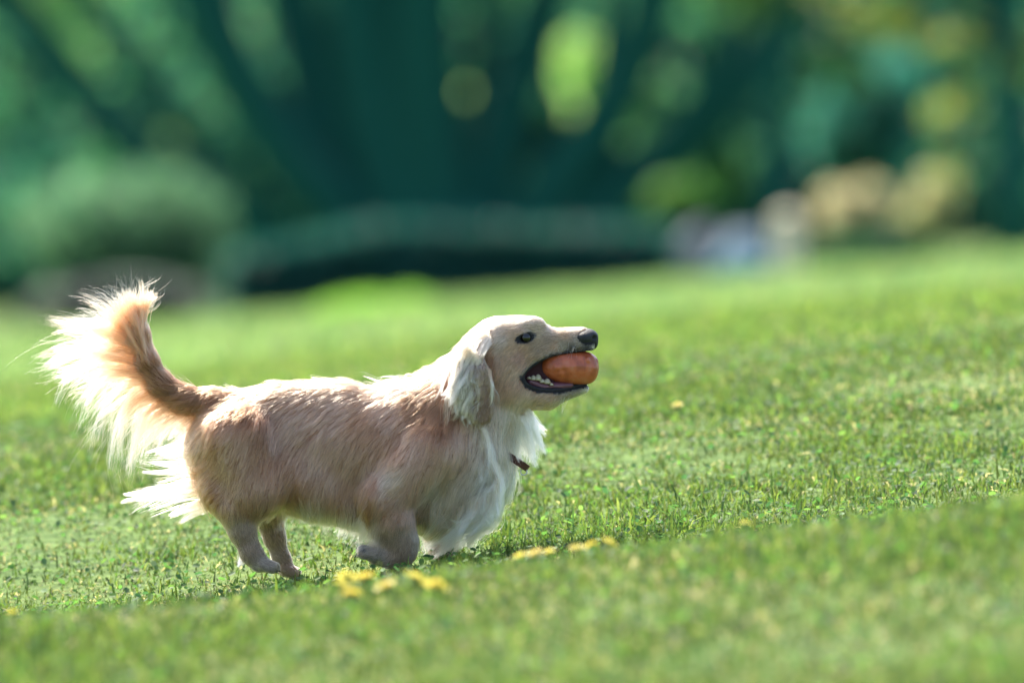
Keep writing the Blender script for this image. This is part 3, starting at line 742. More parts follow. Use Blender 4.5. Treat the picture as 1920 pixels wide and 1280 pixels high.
# ---- hair flow guides: u, v, du, dv, length, lift, colour key, waviness
PAL = {'cream': (.60, .42, .29), 'gold': (.43, .185, .095), 'tan': (.50, .255, .16), 'brown': (.22, .09, .04), 'white': (.68, .585, .46),
       'grey': (.40, .31, .23), 'face': (.57, .335, .185), 'leg': (.39, .26, .17), 'umber': (.34, .15, .07), 'rim': (.46, .33, .21), 'smoke': (.08, .07, .062), 'back': (.42, .215, .12)}
G = [
 (468, 778, -.5, .85, 26, .18, 'brown', .3), (492, 815, -.45, .9, 26, .16, 'brown', .25), (520, 865, -.45, .9, 28, .15, 'umber', .2), (548, 912, -.4, .9, 32, .15, 'umber', .2), (455, 830, -.4, .9, 22, .13, 'tan', .2), (520, 815, -.55, .85, 30, .14, 'tan', .2),  # darker golden fur, deepened to paint the shade in the thigh crease
 (684, 940, -.25, 1, 40, .16, 'brown', .2), (690, 905, -.3, 1, 38, .15, 'umber', .2), (735, 900, -.6, .7, 18, .12, 'cream', .1), (655, 925, -.3, 1, 38, .14, 'tan', .2),  # brown fur patch that also paints the crease shade behind the elbow
 (1000, 652, -.9, .4, 7, .1, 'leg', 0), (1030, 640, -1, .2, 6, .1, 'leg', 0), (975, 668, -.8, .6, 9, .1, 'tan', 0), (945, 640, -.9, .4, 10, .12, 'cream', 0), (907, 685, -.4, .9, 12, .12, 'umber', .1), (1055, 648, -1, .3, 5, .1, 'grey', 0), (1000, 622, -1, 0, 7, .12, 'cream', 0), (965, 625, -.95, .3, 8, .1, 'face', 0), (1000, 770, -.8, .6, 13, .15, 'tan', 0),
 (1118, 652, -.3, 1, 3, .1, 'white', 0), (1100, 650, -1, .35, 3, .1, 'smoke', 0), (1075, 655, -1, .3, 4, .1, 'smoke', 0), (1085, 640, -1, .2, 4, .1, 'grey', 0), (1040, 664, -1, .4, 4, .1, 'grey', 0), (1075, 618, -1, .1, 4, .1, 'cream', 0), (1060, 625, -1, .1, 5, .1, 'face', 0), (1040, 650, -1, .3, 5, .1, 'face', 0),
 (1010, 600, -1, -.35, 9, .25, 'cream', 0), (1030, 612, -1, -.1, 7, .2, 'cream', 0), (965, 592, -1, .2, 9, .15, 'cream', 0), (920, 605, -.8, .6, 12, .15, 'cream', 0), (885, 640, -.6, .8, 18, .2, 'tan', 0),
 (990, 655, -.8, .5, 6, .1, 'face', 0), (960, 650, -.9, .5, 8, .1, 'face', 0), (960, 690, -.7, .8, 11, .12, 'face', 0), (960, 730, -.5, .9, 15, .15, 'tan', 0), (930, 690, -.4, .9, 13, .15, 'tan', 0),
 (1020, 760, -1, .35, 8, .15, 'face', 0), (1080, 738, -1, .3, 5, .12, 'grey', 0), (1100, 728, -.8, .5, 4, .15, 'white', 0),
 (990, 775, -.5, .9, 20, .2, 'cream', .1), (955, 770, -.2, 1, 32, .2, 'cream', .2), (985, 810, .05, 1, 52, .3, 'white', .5), (950, 830, 0, 1, 56, .22, 'cream', .6), (975, 850, .05, 1, 42, .3, 'white', .5),
 (905, 800, -.1, 1, 48, .18, 'cream', .5), (870, 800, -.4, .95, 34, .2, 'tan', .4), (820, 720, -.75, .6, 34, .25, 'gold', .35), (850, 670, -.7, .7, 28, .25, 'gold', .3), (800, 760, -.55, .8, 36, .22, 'brown', .35), (850, 770, -.5, .85, 34, .22, 'brown', .4),
 (765, 716, -.8, -.25, 34, .4, 'cream', .4), (785, 745, -.6, .8, 34, .2, 'brown', .3), (830, 795, -.45, .9, 34, .2, 'brown', .4), (815, 695, -.6, .5, 36, .3, 'gold', .3), (700, 900, -.3, 1, 38, .15, 'gold', .2), (520, 870, -.45, .9, 32, .14, 'gold', .2), (630, 890, -.4, .9, 36, .14, 'tan', .2), (455, 730, -.8, -.3, 24, .4, 'gold', .5), (740, 760, -.7, .6, 30, .2, 'tan', .3), (690, 725, -1, .25, 28, .2, 'back', .2), (620, 715, -1, .25, 26, .2, 'back', .2), (540, 720, -.95, .35, 26, .2, 'back', .2), (480, 735, -.85, .5, 27, .2, 'back', .25),
 (640, 770, -.8, .6, 30, .15, 'tan', .25), (560, 780, -.75, .7, 30, .15, 'tan', .25), (690, 790, -.65, .75, 30, .16, 'gold', .3), (480, 800, -.55, .85, 26, .16, 'gold', .25), (500, 840, -.35, .95, 26, .16, 'umber', .2),
 (600, 850, -.5, .9, 34, .13, 'tan', .2), (680, 860, -.45, .9, 34, .13, 'tan', .2), (740, 840, -.4, .9, 30, .14, 'gold', .25), (560, 900, -.45, .9, 34, .14, 'gold', .2), (640, 920, -.3, .95, 40, .15, 'gold', .2), (690, 930, -.25, 1, 42, .16, 'umber', .25),
 (610, 965, -.1, 1, 40, .2, 'cream', .3), (670, 985, -.2, 1, 42, .2, 'grey', .3), (560, 960, .15, 1, 42, .18, 'cream', .2), (525, 950, -.1, 1, 36, .16, 'tan', .2),
 (800, 850, -.35, .95, 28, .14, 'tan', .25), (850, 850, -.45, .9, 34, .15, 'tan', .3), (780, 920, -.25, 1, 26, .13, 'tan', .2), (740, 910, -.7, .5, 18, .12, 'face', .1), (720, 950, -.5, .8, 18, .12, 'tan', .1),
 (830, 920, -.3, .95, 40, .18, 'cream', .4), (880, 900, -.4, .92, 58, .2, 'cream', .6), (920, 900, -.35, .95, 60, .22, 'white', .7), (900, 950, -.5, .87, 62, .22, 'cream', .6), (850, 980, -.45, .9, 58, .2, 'cream', .5), (800, 985, -.1, 1, 44, .16, 'grey', .3),
 (760, 1000, 0, 1, 11, .1, 'leg', .1), (735, 965, -.3, 1, 17, .1, 'tan', .1), (765, 960, -.1, 1, 19, .1, 'tan', .1), (425, 950, -.3, 1, 18, .12, 'tan', .1), (470, 948, 0, 1, 15, .1, 'tan', .1), (700, 985, -.5, .85, 42, .25, 'cream', .3), (755, 1035, -.4, .9, 7, .08, 'leg', 0), (700, 1040, -1, .1, 6, .08, 'grey', 0), (828, 1030, 0, 1, 10, .1, 'leg', 0),
 (440, 850, -.4, .9, 22, .12, 'tan', .2), (400, 830, -.6, .8, 26, .15, 'gold', .25), (370, 830, -.8, .6, 32, .22, 'tan', .3), (380, 890, -.85, .5, 40, .2, 'gold', .3), (400, 930, -.8, .6, 34, .18, 'gold', .3), (440, 910, -.4, .9, 18, .1, 'tan', .1), (480, 920, -.2, 1, 18, .1, 'tan', .1),
 (452, 985, 0, 1, 8, .1, 'leg', 0), (475, 1020, .3, 1, 6, .07, 'leg', 0), (505, 1055, 1, .4, 5, .07, 'grey', 0), (510, 1000, .2, 1, 7, .08, 'leg', 0), (535, 1060, .6, .8, 5, .08, 'leg', 0),
 (430, 755, -.9, .5, 26, .25, 'brown', .5), (380, 750, -.8, .6, 28, .2, 'brown', .5), (335, 740, -.9, .1, 28, .2, 'brown', .5), (297, 705, -.8, -.6, 28, .18, 'brown', .4), (272, 655, -.4, -1, 30, .18, 'gold', .3), (258, 605, -.1, -1, 40, .2, 'gold', .2), (400, 780, -.7, .8, 34, .25, 'gold', .4),
]
Gp = np.array([g[:2] for g in G], float); Gd = np.array([g[2:4] for g in G], float); Gd /= np.linalg.norm(Gd, axis=1)[:, None]
Gl = np.array([g[4] for g in G], float); Gh = np.array([g[5] for g in G], float); Gc = np.array([PAL[g[6]] for g in G]); Gw = np.array([g[7] for g in G], float)

def field(p, sharp=2.6, want=('d',)):
    """inverse-distance blend of the guides; p (n,>=2)"""
    res = {k: [] for k in want}
    for a in range(0, len(p), 20000):
        q = p[a:a + 20000, :2]
        dd = ((q[:, None] - Gp[None]) ** 2).sum(-1) + 36.0
        wgt = dd ** (-sharp * .75); wgt /= wgt.sum(1)[:, None]
        if 'd' in want: x = wgt @ Gd; res['d'].append(x / (np.linalg.norm(x, axis=1)[:, None] + 1e-6))
        if 'l' in want: res['l'].append(wgt @ Gl)
        if 'h' in want: res['h'].append(wgt @ Gh)
        if 'c' in want: res['c'].append(wgt @ Gc)
        if 'w' in want: res['w'].append(wgt @ Gw)
    return [np.concatenate(res[k]) for k in want]

# ---- coloured skin
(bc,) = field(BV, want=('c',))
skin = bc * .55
dm = poly_sd(BV[:, 0], BV[:, 1], MOUTH)
DARK = np.array([.018, .016, .018])
inhead = BV[:, 0] > 965
lip = inhead & (np.abs(dm) < np.where(BV[:, 1] < 700, 4.5, 7)) & (BV[:, 0] < 1112); skin[lip] = DARK
inner = inhead & (dm < 1) & (np.abs(BV[:, 2]) < 20); skin[inner] = (.05, .018, .024)
eye_r = np.sqrt(((BV[:, 0] - EYE[0]) / 1.5) ** 2 + ((BV[:, 1] - EYE[1] - .22 * (EYE[0] - BV[:, 0])) / .8) ** 2)
skin[(eye_r < 13.5)] = DARK * 1.3
snout = ((BV[:, 0] - 1104) / 21) ** 2 + ((BV[:, 1] - 632) / 15) ** 2 < 1; skin[snout] = DARK
pads = (((BV[:, 1] > 1071) & (BV[:, 2] < 0) & (BV[:, 0] < 560)) | ((BV[:, 1] > 1084) & (BV[:, 0] < 580))) | ((BV[:, 0] < 688) & (BV[:, 0] > 650) & (BV[:, 1] > 1015) & (BV[:, 1] < 1030)); skin[pads] = (.03, .028, .03)

gx = (540 - 960) * S
dog = empty('dog', (gx, 0, float(ground(gx, 0)))); O = np.array(dog.location)
tag(dog, 'long-haired golden dog running across the lawn with an orange ball in its mouth', 'dog')
M_SKIN = mat_attr('dog_skin'); M_HAIR = mat_hair('dog_hair')
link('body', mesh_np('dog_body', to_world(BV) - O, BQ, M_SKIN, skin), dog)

# ---- ears
EAR = [(880, 642), (902, 650), (913, 680), (923, 725), (927, 770), (920, 790), (903, 797), (888, 786), (868, 768), (856, 745), (854, 710), (858, 680), (866, 655)]
def ear_w(v): return -52 - 30 * np.clip((v - 645) / 45, 0, 1) + 8 * np.clip((v - 720) / 80, 0, 1)
EF = Field((815, 625, -105), (945, 815, -35), 3.0)
sl, (u, v, w) = EF.box((0, 0, -500), (2000, 2000, 500))
d2 = poly_sd(u[..., 0], v[..., 0], EAR)[..., None] + 7
bow = 7 * np.cos((u - 885) / 38) - 4
dw = np.abs(w - (ear_w(v) - bow)) - 2.5
EF.F[sl] = (np.minimum(np.maximum(d2, dw), 0) + np.sqrt(np.maximum(d2, 0) ** 2 + np.maximum(dw, 0) ** 2) - 5).astype(np.float32)
EV, EQ = surface_nets(EF.F, EF.lo, EF.h)
ecol = np.where((EV[:, 0:1] > 880) & (EV[:, 1:2] > 720), np.array([[.20, .125, .09]]), np.array([[.22, .15, .10]]))
ear_me = mesh_np('ear', to_world(EV) - O, EQ, M_SKIN, ecol)
ear_near = link('ear', ear_me, dog)
MV = EV * np.array([1, 1, -1.0])
ear_far = link('ear', mesh_np('ear_far', to_world(MV) - O, EQ[:, ::-1], M_SKIN, ecol), dog)

# ---- hair strands grown over the skin
def sample_surface(V, Q, n, weight, r):
    T = np.concatenate([Q[:, [0, 1, 2]], Q[:, [0, 2, 3]]])
    a, b_, c = V[T[:, 0]], V[T[:, 1]], V[T[:, 2]]
    ar = np.linalg.norm(np.cross(b_ - a, c - a), axis=1) * .5
    cen = (a + b_ + c) / 3; wt = ar * weight(cen); wt /= wt.sum()
    t = r.choice(len(T), n, p=wt); x, y = r.random(n), r.random(n); f = x + y > 1; x[f] = 1 - x[f]; y[f] = 1 - y[f]
    return a[t] + (b_ - a)[t] * x[:, None] + (c - a)[t] * y[:, None]

def clump(P, roots, every, amount, r, wav=None, wl=1.3):
    """pull the strands of each tuft together towards the tip; P (n,k,3)"""
    n, k, _ = P.shape
    ids = r.choice(n, max(n // every, 1), replace=False)
    kd = kdtree.KDTree(len(ids))
    for j, i in enumerate(ids): kd.insert(roots[i], j)
    kd.balance()
    near = np.array([kd.find(p)[1] for p in roots]); cidx = ids[near]
    s = np.linspace(0, 1, k)[None, :, None]
    tgt = P[cidx]
    am = amount if np.isscalar(amount) else amount[:, None, None]
    out_ = P + (tgt - P) * (am * s ** 1.1)
    if wav is not None:
        ph = r.uniform(0, 6.28, (len(ids), 3)); fr = r.uniform(.7, 1.4, (len(ids), 3)) * wl
        L = np.linalg.norm(P[:, -1] - P[:, 0], axis=1)
        o = np.sin(2 * np.pi * fr[near][:, None] * s + ph[near][:, None]) - np.sin(ph[near])[:, None]
        out_ += o * (wav * L * .07)[:, None, None] * s
    return out_, near

def grow(V, Q, fld, n, weight, r, k=8, dirfn=None, lenscale=1.0):
    root = sample_surface(V, Q, n, weight, r)
    (L, H, Cc, W) = field(root, want=('l', 'h', 'c', 'w'))
    L = L * lenscale * r.uniform(.6, 1.35, n)
    fl = r.random(n) < .04; L = np.where(fl & (L > 15), L * 1.5, L); H = np.where(fl, H * 2.2, H)
    p = root.copy(); pts = [p.copy()]
    jit = r.normal(0, .16, (n, 3))
    for i in range(1, k):
        (d,) = field(p)
        d3 = np.stack([d[:, 0], d[:, 1], np.zeros(n)], -1) + jit
        g = fld.grad(p); d3 = d3 - g * (d3 * g).sum(1)[:, None]
        d3 /= np.linalg.norm(d3, axis=1)[:, None] + 1e-6
        s = i / (k - 1)
        lift = H * (1.15 - s * .8)
        p = p + (d3 + g * lift[:, None]) * (L / (k - 1))[:, None]
        p[:, 1] += (L / (k - 1)) * .12 * s
        dist = fld.sample(p); push = np.maximum(.8 + .02 * L - dist, 0)
        p = p + g * np.minimum(push, 6)[:, None]
        pts.append(p.copy())
    return root, np.stack(pts, 1), L, Cc, W

r = np.random.default_rng(21)
def body_weight(c):
    near = np.where(c[:, 2] < 20, 1.0, .38)
    dm = poly_sd(c[:, 0], c[:, 1], MOUTH); hd = c[:, 0] > 965
    near[hd & (dm < np.where(c[:, 1] < 700, 2.0, 5.0)) & (c[:, 0] < 1125)] = 0
    near[((c[:, 0] - 1103) / 20) ** 2 + ((c[:, 1] - 631) / 14.5) ** 2 < 1] = 0
    e = np.sqrt(((c[:, 0] - EYE[0]) / 1.5) ** 2 + ((c[:, 1] - EYE[1] - .22 * (EYE[0] - c[:, 0])) / .8) ** 2); near[e < 12.5] = 0
    near[(c[:, 1] > 1071) & (c[:, 2] < 0) & (c[:, 0] < 560)] = 0
    short = (c[:, 0] > 930) & (c[:, 1] < 765); near[short] *= 3.2
    legs = (c[:, 1] > 965) & (c[:, 1] < 1100); near[legs & ((c[:, 0] < 560) | ((c[:, 0] > 665) & (c[:, 0] < 850)))] *= 1.6
    return near
NB = 150000
root, P, L, Cc, W = grow(BV, BQ, B, NB, body_weight, r)
fly = r.random(NB) < .035
amt = np.clip((L - 8) / 22, 0, 1) * .62 * np.where(fly, .15, 1)
P, cl = clump(P, root, 16, amt, r, W, .9)
P, _ = clump(P, root, 130, amt * .35, r, W * .6, .7)
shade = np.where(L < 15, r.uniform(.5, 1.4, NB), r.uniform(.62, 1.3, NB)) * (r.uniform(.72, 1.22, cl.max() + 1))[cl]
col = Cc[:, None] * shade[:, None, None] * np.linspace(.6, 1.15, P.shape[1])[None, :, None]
thick = np.where(L < 14, .22, .29) * 1e-3
rad = thick[:, None] * np.linspace(1, .22, P.shape[1])[None]
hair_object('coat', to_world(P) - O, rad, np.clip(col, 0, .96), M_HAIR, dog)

# ---- long feathering: bezier guides (root, bend, tip), blended from one to the next
def feather(guides, n, wroot, wtip, tint, r, k=14, every=26, amt=.8, rad0=.33e-3, jitter=5, kink=.5, m0=.1, m1=.45, short=.55):
    Gd_ = np.array(guides, float)                                  # (m,3,2)
    t = r.random(n) * (len(Gd_) - 1); i = np.minimum(t.astype(int), len(Gd_) - 2); f = (t - i)[:, None, None]
    q = Gd_[i] * (1 - f) + Gd_[i + 1] * f
    q = q + r.normal(0, 1, (n, 3, 2)) * np.array([3, jitter, jitter * 1.8])[None, :, None]
    ln = (short + (1.05 - short) * r.random(n) ** .8)[:, None]
    w0 = r.normal(0, wroot, n) + 3; w2 = w0 + r.normal(0, wtip, n); w1 = (w0 + w2) / 2 + r.normal(0, wtip * .3, n)
    A = np.concatenate([q[:, 0], w0[:, None]], 1); M_ = np.concatenate([q[:, 1], w1[:, None]], 1); T_ = np.concatenate([q[:, 2], w2[:, None]], 1)
    s = np.linspace(0, 1, k)[None, :] * ln; s = s[..., None]
    P = A[:, None] * (1 - s) ** 2 + 2 * M_[:, None] * s * (1 - s) + T_[:, None] * s ** 2
    P, cl = clump(P, A * .6 + M_ * .4, every, amt, r, np.full(n, kink), .8)
    ss = s / s.max()
    c0, c1 = np.array(tint[0]), np.array(tint[1])
    mixf = np.clip((s - m0) / (m1 - m0), 0, 1)
    col = (c0 * (1 - mixf) + c1 * mixf) * (r.uniform(.85, 1.08, n) * r.uniform(.88, 1.08, cl.max() + 1)[cl])[:, None, None]
    rad = rad0 * np.linspace(1, .25, k)[None] * np.ones((n, 1))
    return P, rad, np.clip(col, 0, .96)
# ---- ear hair
def ear_hair(n, sgn, r):
    root = sample_surface(EV, EQ, n, lambda c: np.where(c[:, 2] < ear_w(c[:, 1]), 1.0, .35) * np.where((c[:, 0] > 890) & (c[:, 1] > 735), .45, 1), r)
    back = np.clip((905 - root[:, 0]) / 45, 0, 1)                    # 1 at the rear edge
    low = np.clip((root[:, 1] - 650) / 140, 0, 1)
    d = np.stack([-.42 * back + .05 - .1 * r.random(n), np.ones(n), np.zeros(n)], -1) + r.normal(0, .1, (n, 3))
    d /= np.linalg.norm(d, axis=1)[:, None]
    L = (30 + 40 * back) * r.uniform(.45, 1.2, n) * (1 - .45 * low * (1 - back))
    k = 14; p = root.copy(); pts = [p.copy()]
    for i in range(1, k):
        g = EF.grad(p); dd = d - g * (d * g).sum(1)[:, None] * .8; s = i / (k - 1)
        p = p + (dd + g * .1) * (L / (k - 1))[:, None]; p[:, 0] -= back * L / (k - 1) * .25 * s
        p = p + g * np.minimum(np.maximum(.8 - EF.sample(p), 0), 4)[:, None]; pts.append(p.copy())
    P = np.stack(pts, 1)
    P, cl = clump(P, root, 42, .8, r, np.full(n, 1.0), 1.0)
    base = np.array(PAL['white']) * back[:, None] + np.array([.25, .155, .10]) * (1 - back[:, None])
    top = np.clip((700 - root[:, 1]) / 50, 0, 1)[:, None]; base = base * (1 - top * .5) + np.array(PAL['cream']) * top * .5
    col = base[:, None] * (r.uniform(.7, 1.15, n) * r.uniform(.6, 1.15, cl.max() + 1)[cl])[:, None, None] * np.linspace(.7, 1.1, k)[None, :, None]
    rad = .33e-3 * np.linspace(1, .22, k)[None] * np.ones((n, 1))
    P = P * np.array([1, 1, sgn])
    return P, rad, np.clip(col, 0, .96)
P, rad, col = ear_hair(5000, 1, r); EARF = [((872, 645), (835, 690), (812, 762)), ((882, 652), (846, 705), (826, 775)), ((888, 660), (862, 720), (846, 786)), ((894, 670), (876, 730), (862, 782)), ((900, 680), (892, 735), (872, 780)), ((905, 700), (905, 745), (892, 785))]
E1 = feather(EARF, 1500, 2.5, 3, (PAL['cream'], PAL['white']), r, jitter=5, every=42, amt=.86, kink=1.3, short=.35); E1[0][..., 2] -= 88
E2 = feather([((916, 695), (930, 745), (927, 792)), ((912, 690), (925, 740), (920, 785))], 160, 2, 2, (PAL['tan'], PAL['white']), r, jitter=2.5, every=40, amt=.8, kink=1.2, short=.3); E2[0][..., 2] -= 86
E3 = feather([((905, 622), (880, 640), (862, 676)), ((915, 628), (895, 648), (880, 690)), ((920, 640), (908, 660), (898, 700))], 500, 3, 3, (PAL['cream'], PAL['cream']), r, jitter=4, every=20, amt=.6, kink=.6, short=.3)
E3[0][..., 2] -= 50 + 30 * np.clip((E3[0][..., 1] - 630) / 35, 0, 1)
P, rad, col = [np.concatenate([x_, *y_]) for x_, y_ in zip((P, rad, col), zip(E1, E2, E3))]
hair_object('ear_hair', to_world(P) - O, rad, col, M_HAIR, ear_near)
P, rad, col = ear_hair(2500, -1, r); hair_object('ear_hair', to_world(P) - O, rad, col, M_HAIR, ear_far)

cat = lambda *a: [np.concatenate(x) for x in zip(*a)]
TAIL = [((266, 600), (286, 565), (291, 535)), ((258, 600), (262, 560), (262, 540)), ((252, 602), (240, 560), (218, 540)), ((252, 620), (222, 575), (185, 552)), ((253, 640), (200, 595), (138, 585)), ((256, 655), (190, 618), (104, 628)),
        ((258, 668), (170, 632), (88, 668)), ((262, 685), (158, 650), (92, 722)), ((268, 700), (165, 678), (128, 778)), ((276, 715), (185, 700), (158, 820)), ((288, 732), (205, 732), (192, 862)), ((303, 748), (225, 762), (226, 908)),
        ((322, 760), (255, 775), (256, 915)), ((342, 768), (285, 778), (262, 880)), ((365, 775), (325, 800), (298, 830)), ((392, 780), (368, 805), (346, 822))]
A1 = cat(feather(TAIL[:6], 900, 7, 10, (PAL['gold'], PAL['gold']), r, jitter=8, every=26, amt=.75, rad0=.26e-3, short=.35, kink=.9), feather(TAIL[3:], 2300, 7, 16, ((.40, .21, .12), PAL['rim']), r, jitter=8, every=26, amt=.74, rad0=.25e-3, m0=.25, m1=.8, short=.4, kink=1.1),
         feather(TAIL, 420, 8, 22, (PAL['gold'], PAL['rim']), r, jitter=15, every=3, amt=.5, rad0=.2e-3, m0=.25, m1=.8, short=.7, kink=1.2),
         feather(TAIL, 1500, 7, 18, (PAL['brown'], PAL['rim']), r, jitter=10, every=14, amt=.65, rad0=.22e-3, m0=.25, m1=.8, short=.25, kink=.9))
TOP = [((285, 690), (245, 650), (205, 585)), ((280, 675), (250, 620), (225, 560)), ((276, 660), (258, 605), (250, 548)), ((268, 630), (268, 585), (280, 542))]
A2 = feather(TOP, 3200, 9, 8, (PAL['brown'], PAL['gold']), r, jitter=5, every=30, amt=.5)
P, rad, col = cat(A1, A2)
hair_object('tail_feathering', to_world(P) - O, rad, col, M_HAIR, dog)
BR = [((385, 800), (362, 815), (345, 830)), ((378, 835), (335, 838), (275, 848)), ((374, 852), (330, 856), (284, 856)), ((372, 872), (325, 868), (262, 872)), ((370, 895), (318, 905), (242, 930)), ((378, 915), (320, 925), (240, 932)), ((384, 930), (345, 950), (322, 962)), ((398, 945), (372, 958), (350, 968))]
W1 = [((385, 805), (355, 822), (335, 832)), ((380, 838), (330, 832), (272, 848)), ((378, 855), (325, 850), (283, 862))]
W2 = [((376, 872), (320, 872), (262, 874)), ((374, 886), (318, 884), (270, 880))]
W3 = [((376, 895), (315, 902), (238, 930)), ((382, 915), (320, 925), (242, 934)), ((386, 922), (325, 932), (262, 932))]
W4 = [((388, 932), (348, 945), (318, 962)), ((398, 942), (362, 955), (335, 966)), ((410, 950), (385, 962), (365, 970))]
A1 = cat(*[feather(w_, n_, 24, 6, (PAL['gold'], PAL['cream']), r, jitter=4.5, every=50, amt=.84, rad0=.24e-3, m0=.05, m1=.4, short=.5) for w_, n_ in ((W1, 520), (W2, 140), (W3, 620), (W4, 480))])
A2 = feather(BR, 260, 26, 8, (PAL['gold'], PAL['white']), r, jitter=8, every=20, amt=.6, short=.2)
HE = [((452, 1035), (446, 1048), (439, 1062)), ((458, 1045), (450, 1056), (441, 1060)), ((462, 1050), (455, 1060), (450, 1066))]
A3 = feather(HE, 160, 5, 3, (PAL['cream'], PAL['white']), r, jitter=1.5, every=60, amt=.9, rad0=.25e-3); A3[0][..., 2] -= 58
P, rad, col = cat(A1, A2, A3)
hair_object('breeches', to_world(P) - O, rad, col, M_HAIR, dog)
# bib and chest feathering
BIB = [((925, 760), (918, 815), (905, 868)), ((945, 765), (942, 825), (925, 880)), ((958, 775), (962, 830), (950, 872)), ((970, 778), (985, 830), (975, 868)), ((978, 782), (1002, 825), (994, 866)), ((982, 782), (1000, 815), (1004, 856)), ((988, 772), (1002, 800), (1010, 838)), ((990, 768), (1004, 785), (1012, 812))]
A1 = feather(BIB, 2200, 22, 10, (PAL['cream'], PAL['white']), r, jitter=6, every=40, amt=.75, kink=1.0)
FEA = [((900, 850), (915, 900), (860, 950)), ((915, 870), (935, 925), (865, 985)), ((930, 880), (950, 940), (880, 1010)), ((930, 905), (935, 970), (890, 1030)), ((915, 930), (915, 985), (860, 1030)), ((890, 940), (880, 1000), (825, 1030)), ((860, 950), (850, 1000), (795, 1030)), ((820, 950), (812, 990), (790, 1020))]
A2 = feather(FEA, 3000, 34, 10, (PAL['tan'], PAL['white']), r, jitter=8, every=40, amt=.82, kink=1.3)
FEN = [((912, 845), (940, 905), (868, 952)), ((925, 860), (952, 925), (872, 985)), ((935, 880), (952, 950), (862, 1005)), ((930, 905), (940, 975), (845, 1020)), ((910, 925), (912, 990), (815, 1028)), ((880, 935), (872, 990), (800, 1030))]
A6 = feather(FEN, 1300, 9, 6, (PAL['cream'], PAL['white']), r, jitter=6, every=48, amt=.9, kink=1.5, short=.4); A6[0][..., 2] -= 64
SID = [((905, 800), (925, 860), (905, 920)), ((912, 810), (930, 870), (885, 945)), ((900, 830), (905, 890), (860, 950))]
A3 = feather(SID, 900, 6, 5, (PAL['cream'], PAL['white']), r, jitter=6, every=40, amt=.85, kink=1.2); A3[0][..., 2] -= 62
ARM = [((700, 930), (680, 960), (665, 1000)), ((705, 955), (690, 985), (672, 1015)), ((715, 975), (702, 1000), (690, 1012))]
A5 = feather([((560, 930), (562, 955), (556, 978)), ((600, 940), (604, 965), (598, 990)), ((640, 945), (645, 975), (632, 1004)), ((680, 945), (680, 985), (652, 1016)), ((705, 940), (700, 985), (672, 1020))], 1500, 40, 8, (PAL['tan'], PAL['cream']), r, jitter=6, every=30, amt=.6, kink=.6)
A4 = feather(ARM, 700, 8, 5, (PAL['tan'], PAL['cream']), r, jitter=5, every=40, amt=.7, kink=.6); A4[0][..., 2] -= 66
P, rad, col = cat(A1, A2, A3, A4, A5, A6)
hair_object('chest_feathering', to_world(P) - O, rad, col, M_HAIR, dog)

# ---- nose, eyes, lips, mouth, teeth, whiskers, collar
def sdf_part(name, lo, hi, h, build, mat, parent=dog):
    f = Field(lo, hi, h); build(f); V, Q = surface_nets(f.F, f.lo, f.h)
    return link(name, mesh_np(name, to_world(V) - O, Q, mat), parent)
M_NOSE = mat_plain('nose_leather', (.007, .007, .008), (.016, .015, .016), 300, .45, .35, .8, 900)
def nose(f):
    f.ell((1100, 631, 0), (21.5, 15.5, 20), 6); f.ell((1109, 643, 0), (12, 13, 11), 8); f.ell((1093, 634, -15), (15, 12, 12), 6); f.ell((1093, 634, 15), (15, 12, 12), 6)
    for s_ in (-1, 1):
        sl, (u, v, w) = f.box((1090, 610, -40), (1130, 660, 40))
        f.cut(np.sqrt(((u - 1116) / 1.6) ** 2 + (v - 633) ** 2 + ((w - s_ * 14) / 1.1) ** 2) - 4.2, sl, 3)
sdf_part('nose', (1070, 605, -35), (1130, 665, 35), 1.6, nose, M_NOSE)
M_EYE = mat_plain('eye', (.004, .003, .002), (.008, .005, .003), 200, .06, .5)
for s_ in (1, -1):
    bm = bmesh.new(); bmesh.ops.create_uvsphere(bm, u_segments=24, v_segments=16, radius=10.5 * S)
    me = bpy.data.meshes.new('eye'); bm.to_mesh(me); bm.free(); me.polygons.foreach_set('use_smooth', [True] * len(me.polygons)); me.materials.append(M_EYE)
    o = link('eye', me, dog); o.location = Vector(to_world((EYE[0], EYE[1], s_ * (ew + 7.5)))) - dog.location
M_LIP = mat_plain('lip', (.010, .009, .011), (.02, .017, .02), 120, .55, .25, .6, 300)
LIPS = [(1112, 654, 1.2), (1095, 657, 1.6), (1070, 660, 1.8), (1048, 663, 2.0), (1030, 668, 2.2), (1012, 676, 2.4), (998, 685, 2.6), (986, 695, 3.0), (980, 706, 3.6), (984, 718, 4.6), (996, 726, 5.2), (1010, 730, 5.6), (1032, 732, 5.4), (1055, 730, 5), (1080, 724, 4), (1100, 718, 3)]
for s_ in (1, -1):
    path = []
    for a, b_, q in LIPS:
        vv = b_ + (-5 if b_ < 705 else 5); ws = w_surface(min(a, 1096), vv)
        path.append(to_world((a, b_, s_ * ((ws if ws is not None else -12) + q * 1.0 + 1.5))) - O)
    V, F = tube_data(path, [q * S for *_, q in LIPS], 10)
    link('lip', mesh_pd('lip', V, F, M_LIP), dog)
M_TONGUE = mat_plain('tongue', (.15, .055, .07), (.11, .035, .05), 150, .4, .5, .4, 600)
sdf_part('tongue', (975, 690, -40), (1090, 745, 40), 2.0, lambda f: f.chain([((996, 716, 0), 12), ((1020, 725, 0), 10), ((1070, 722, 0), 8)], 8, .52), M_TONGUE)
M_TOOTH = mat_plain('tooth', (.34, .28, .18), (.42, .36, .25), 120, .3, .5)
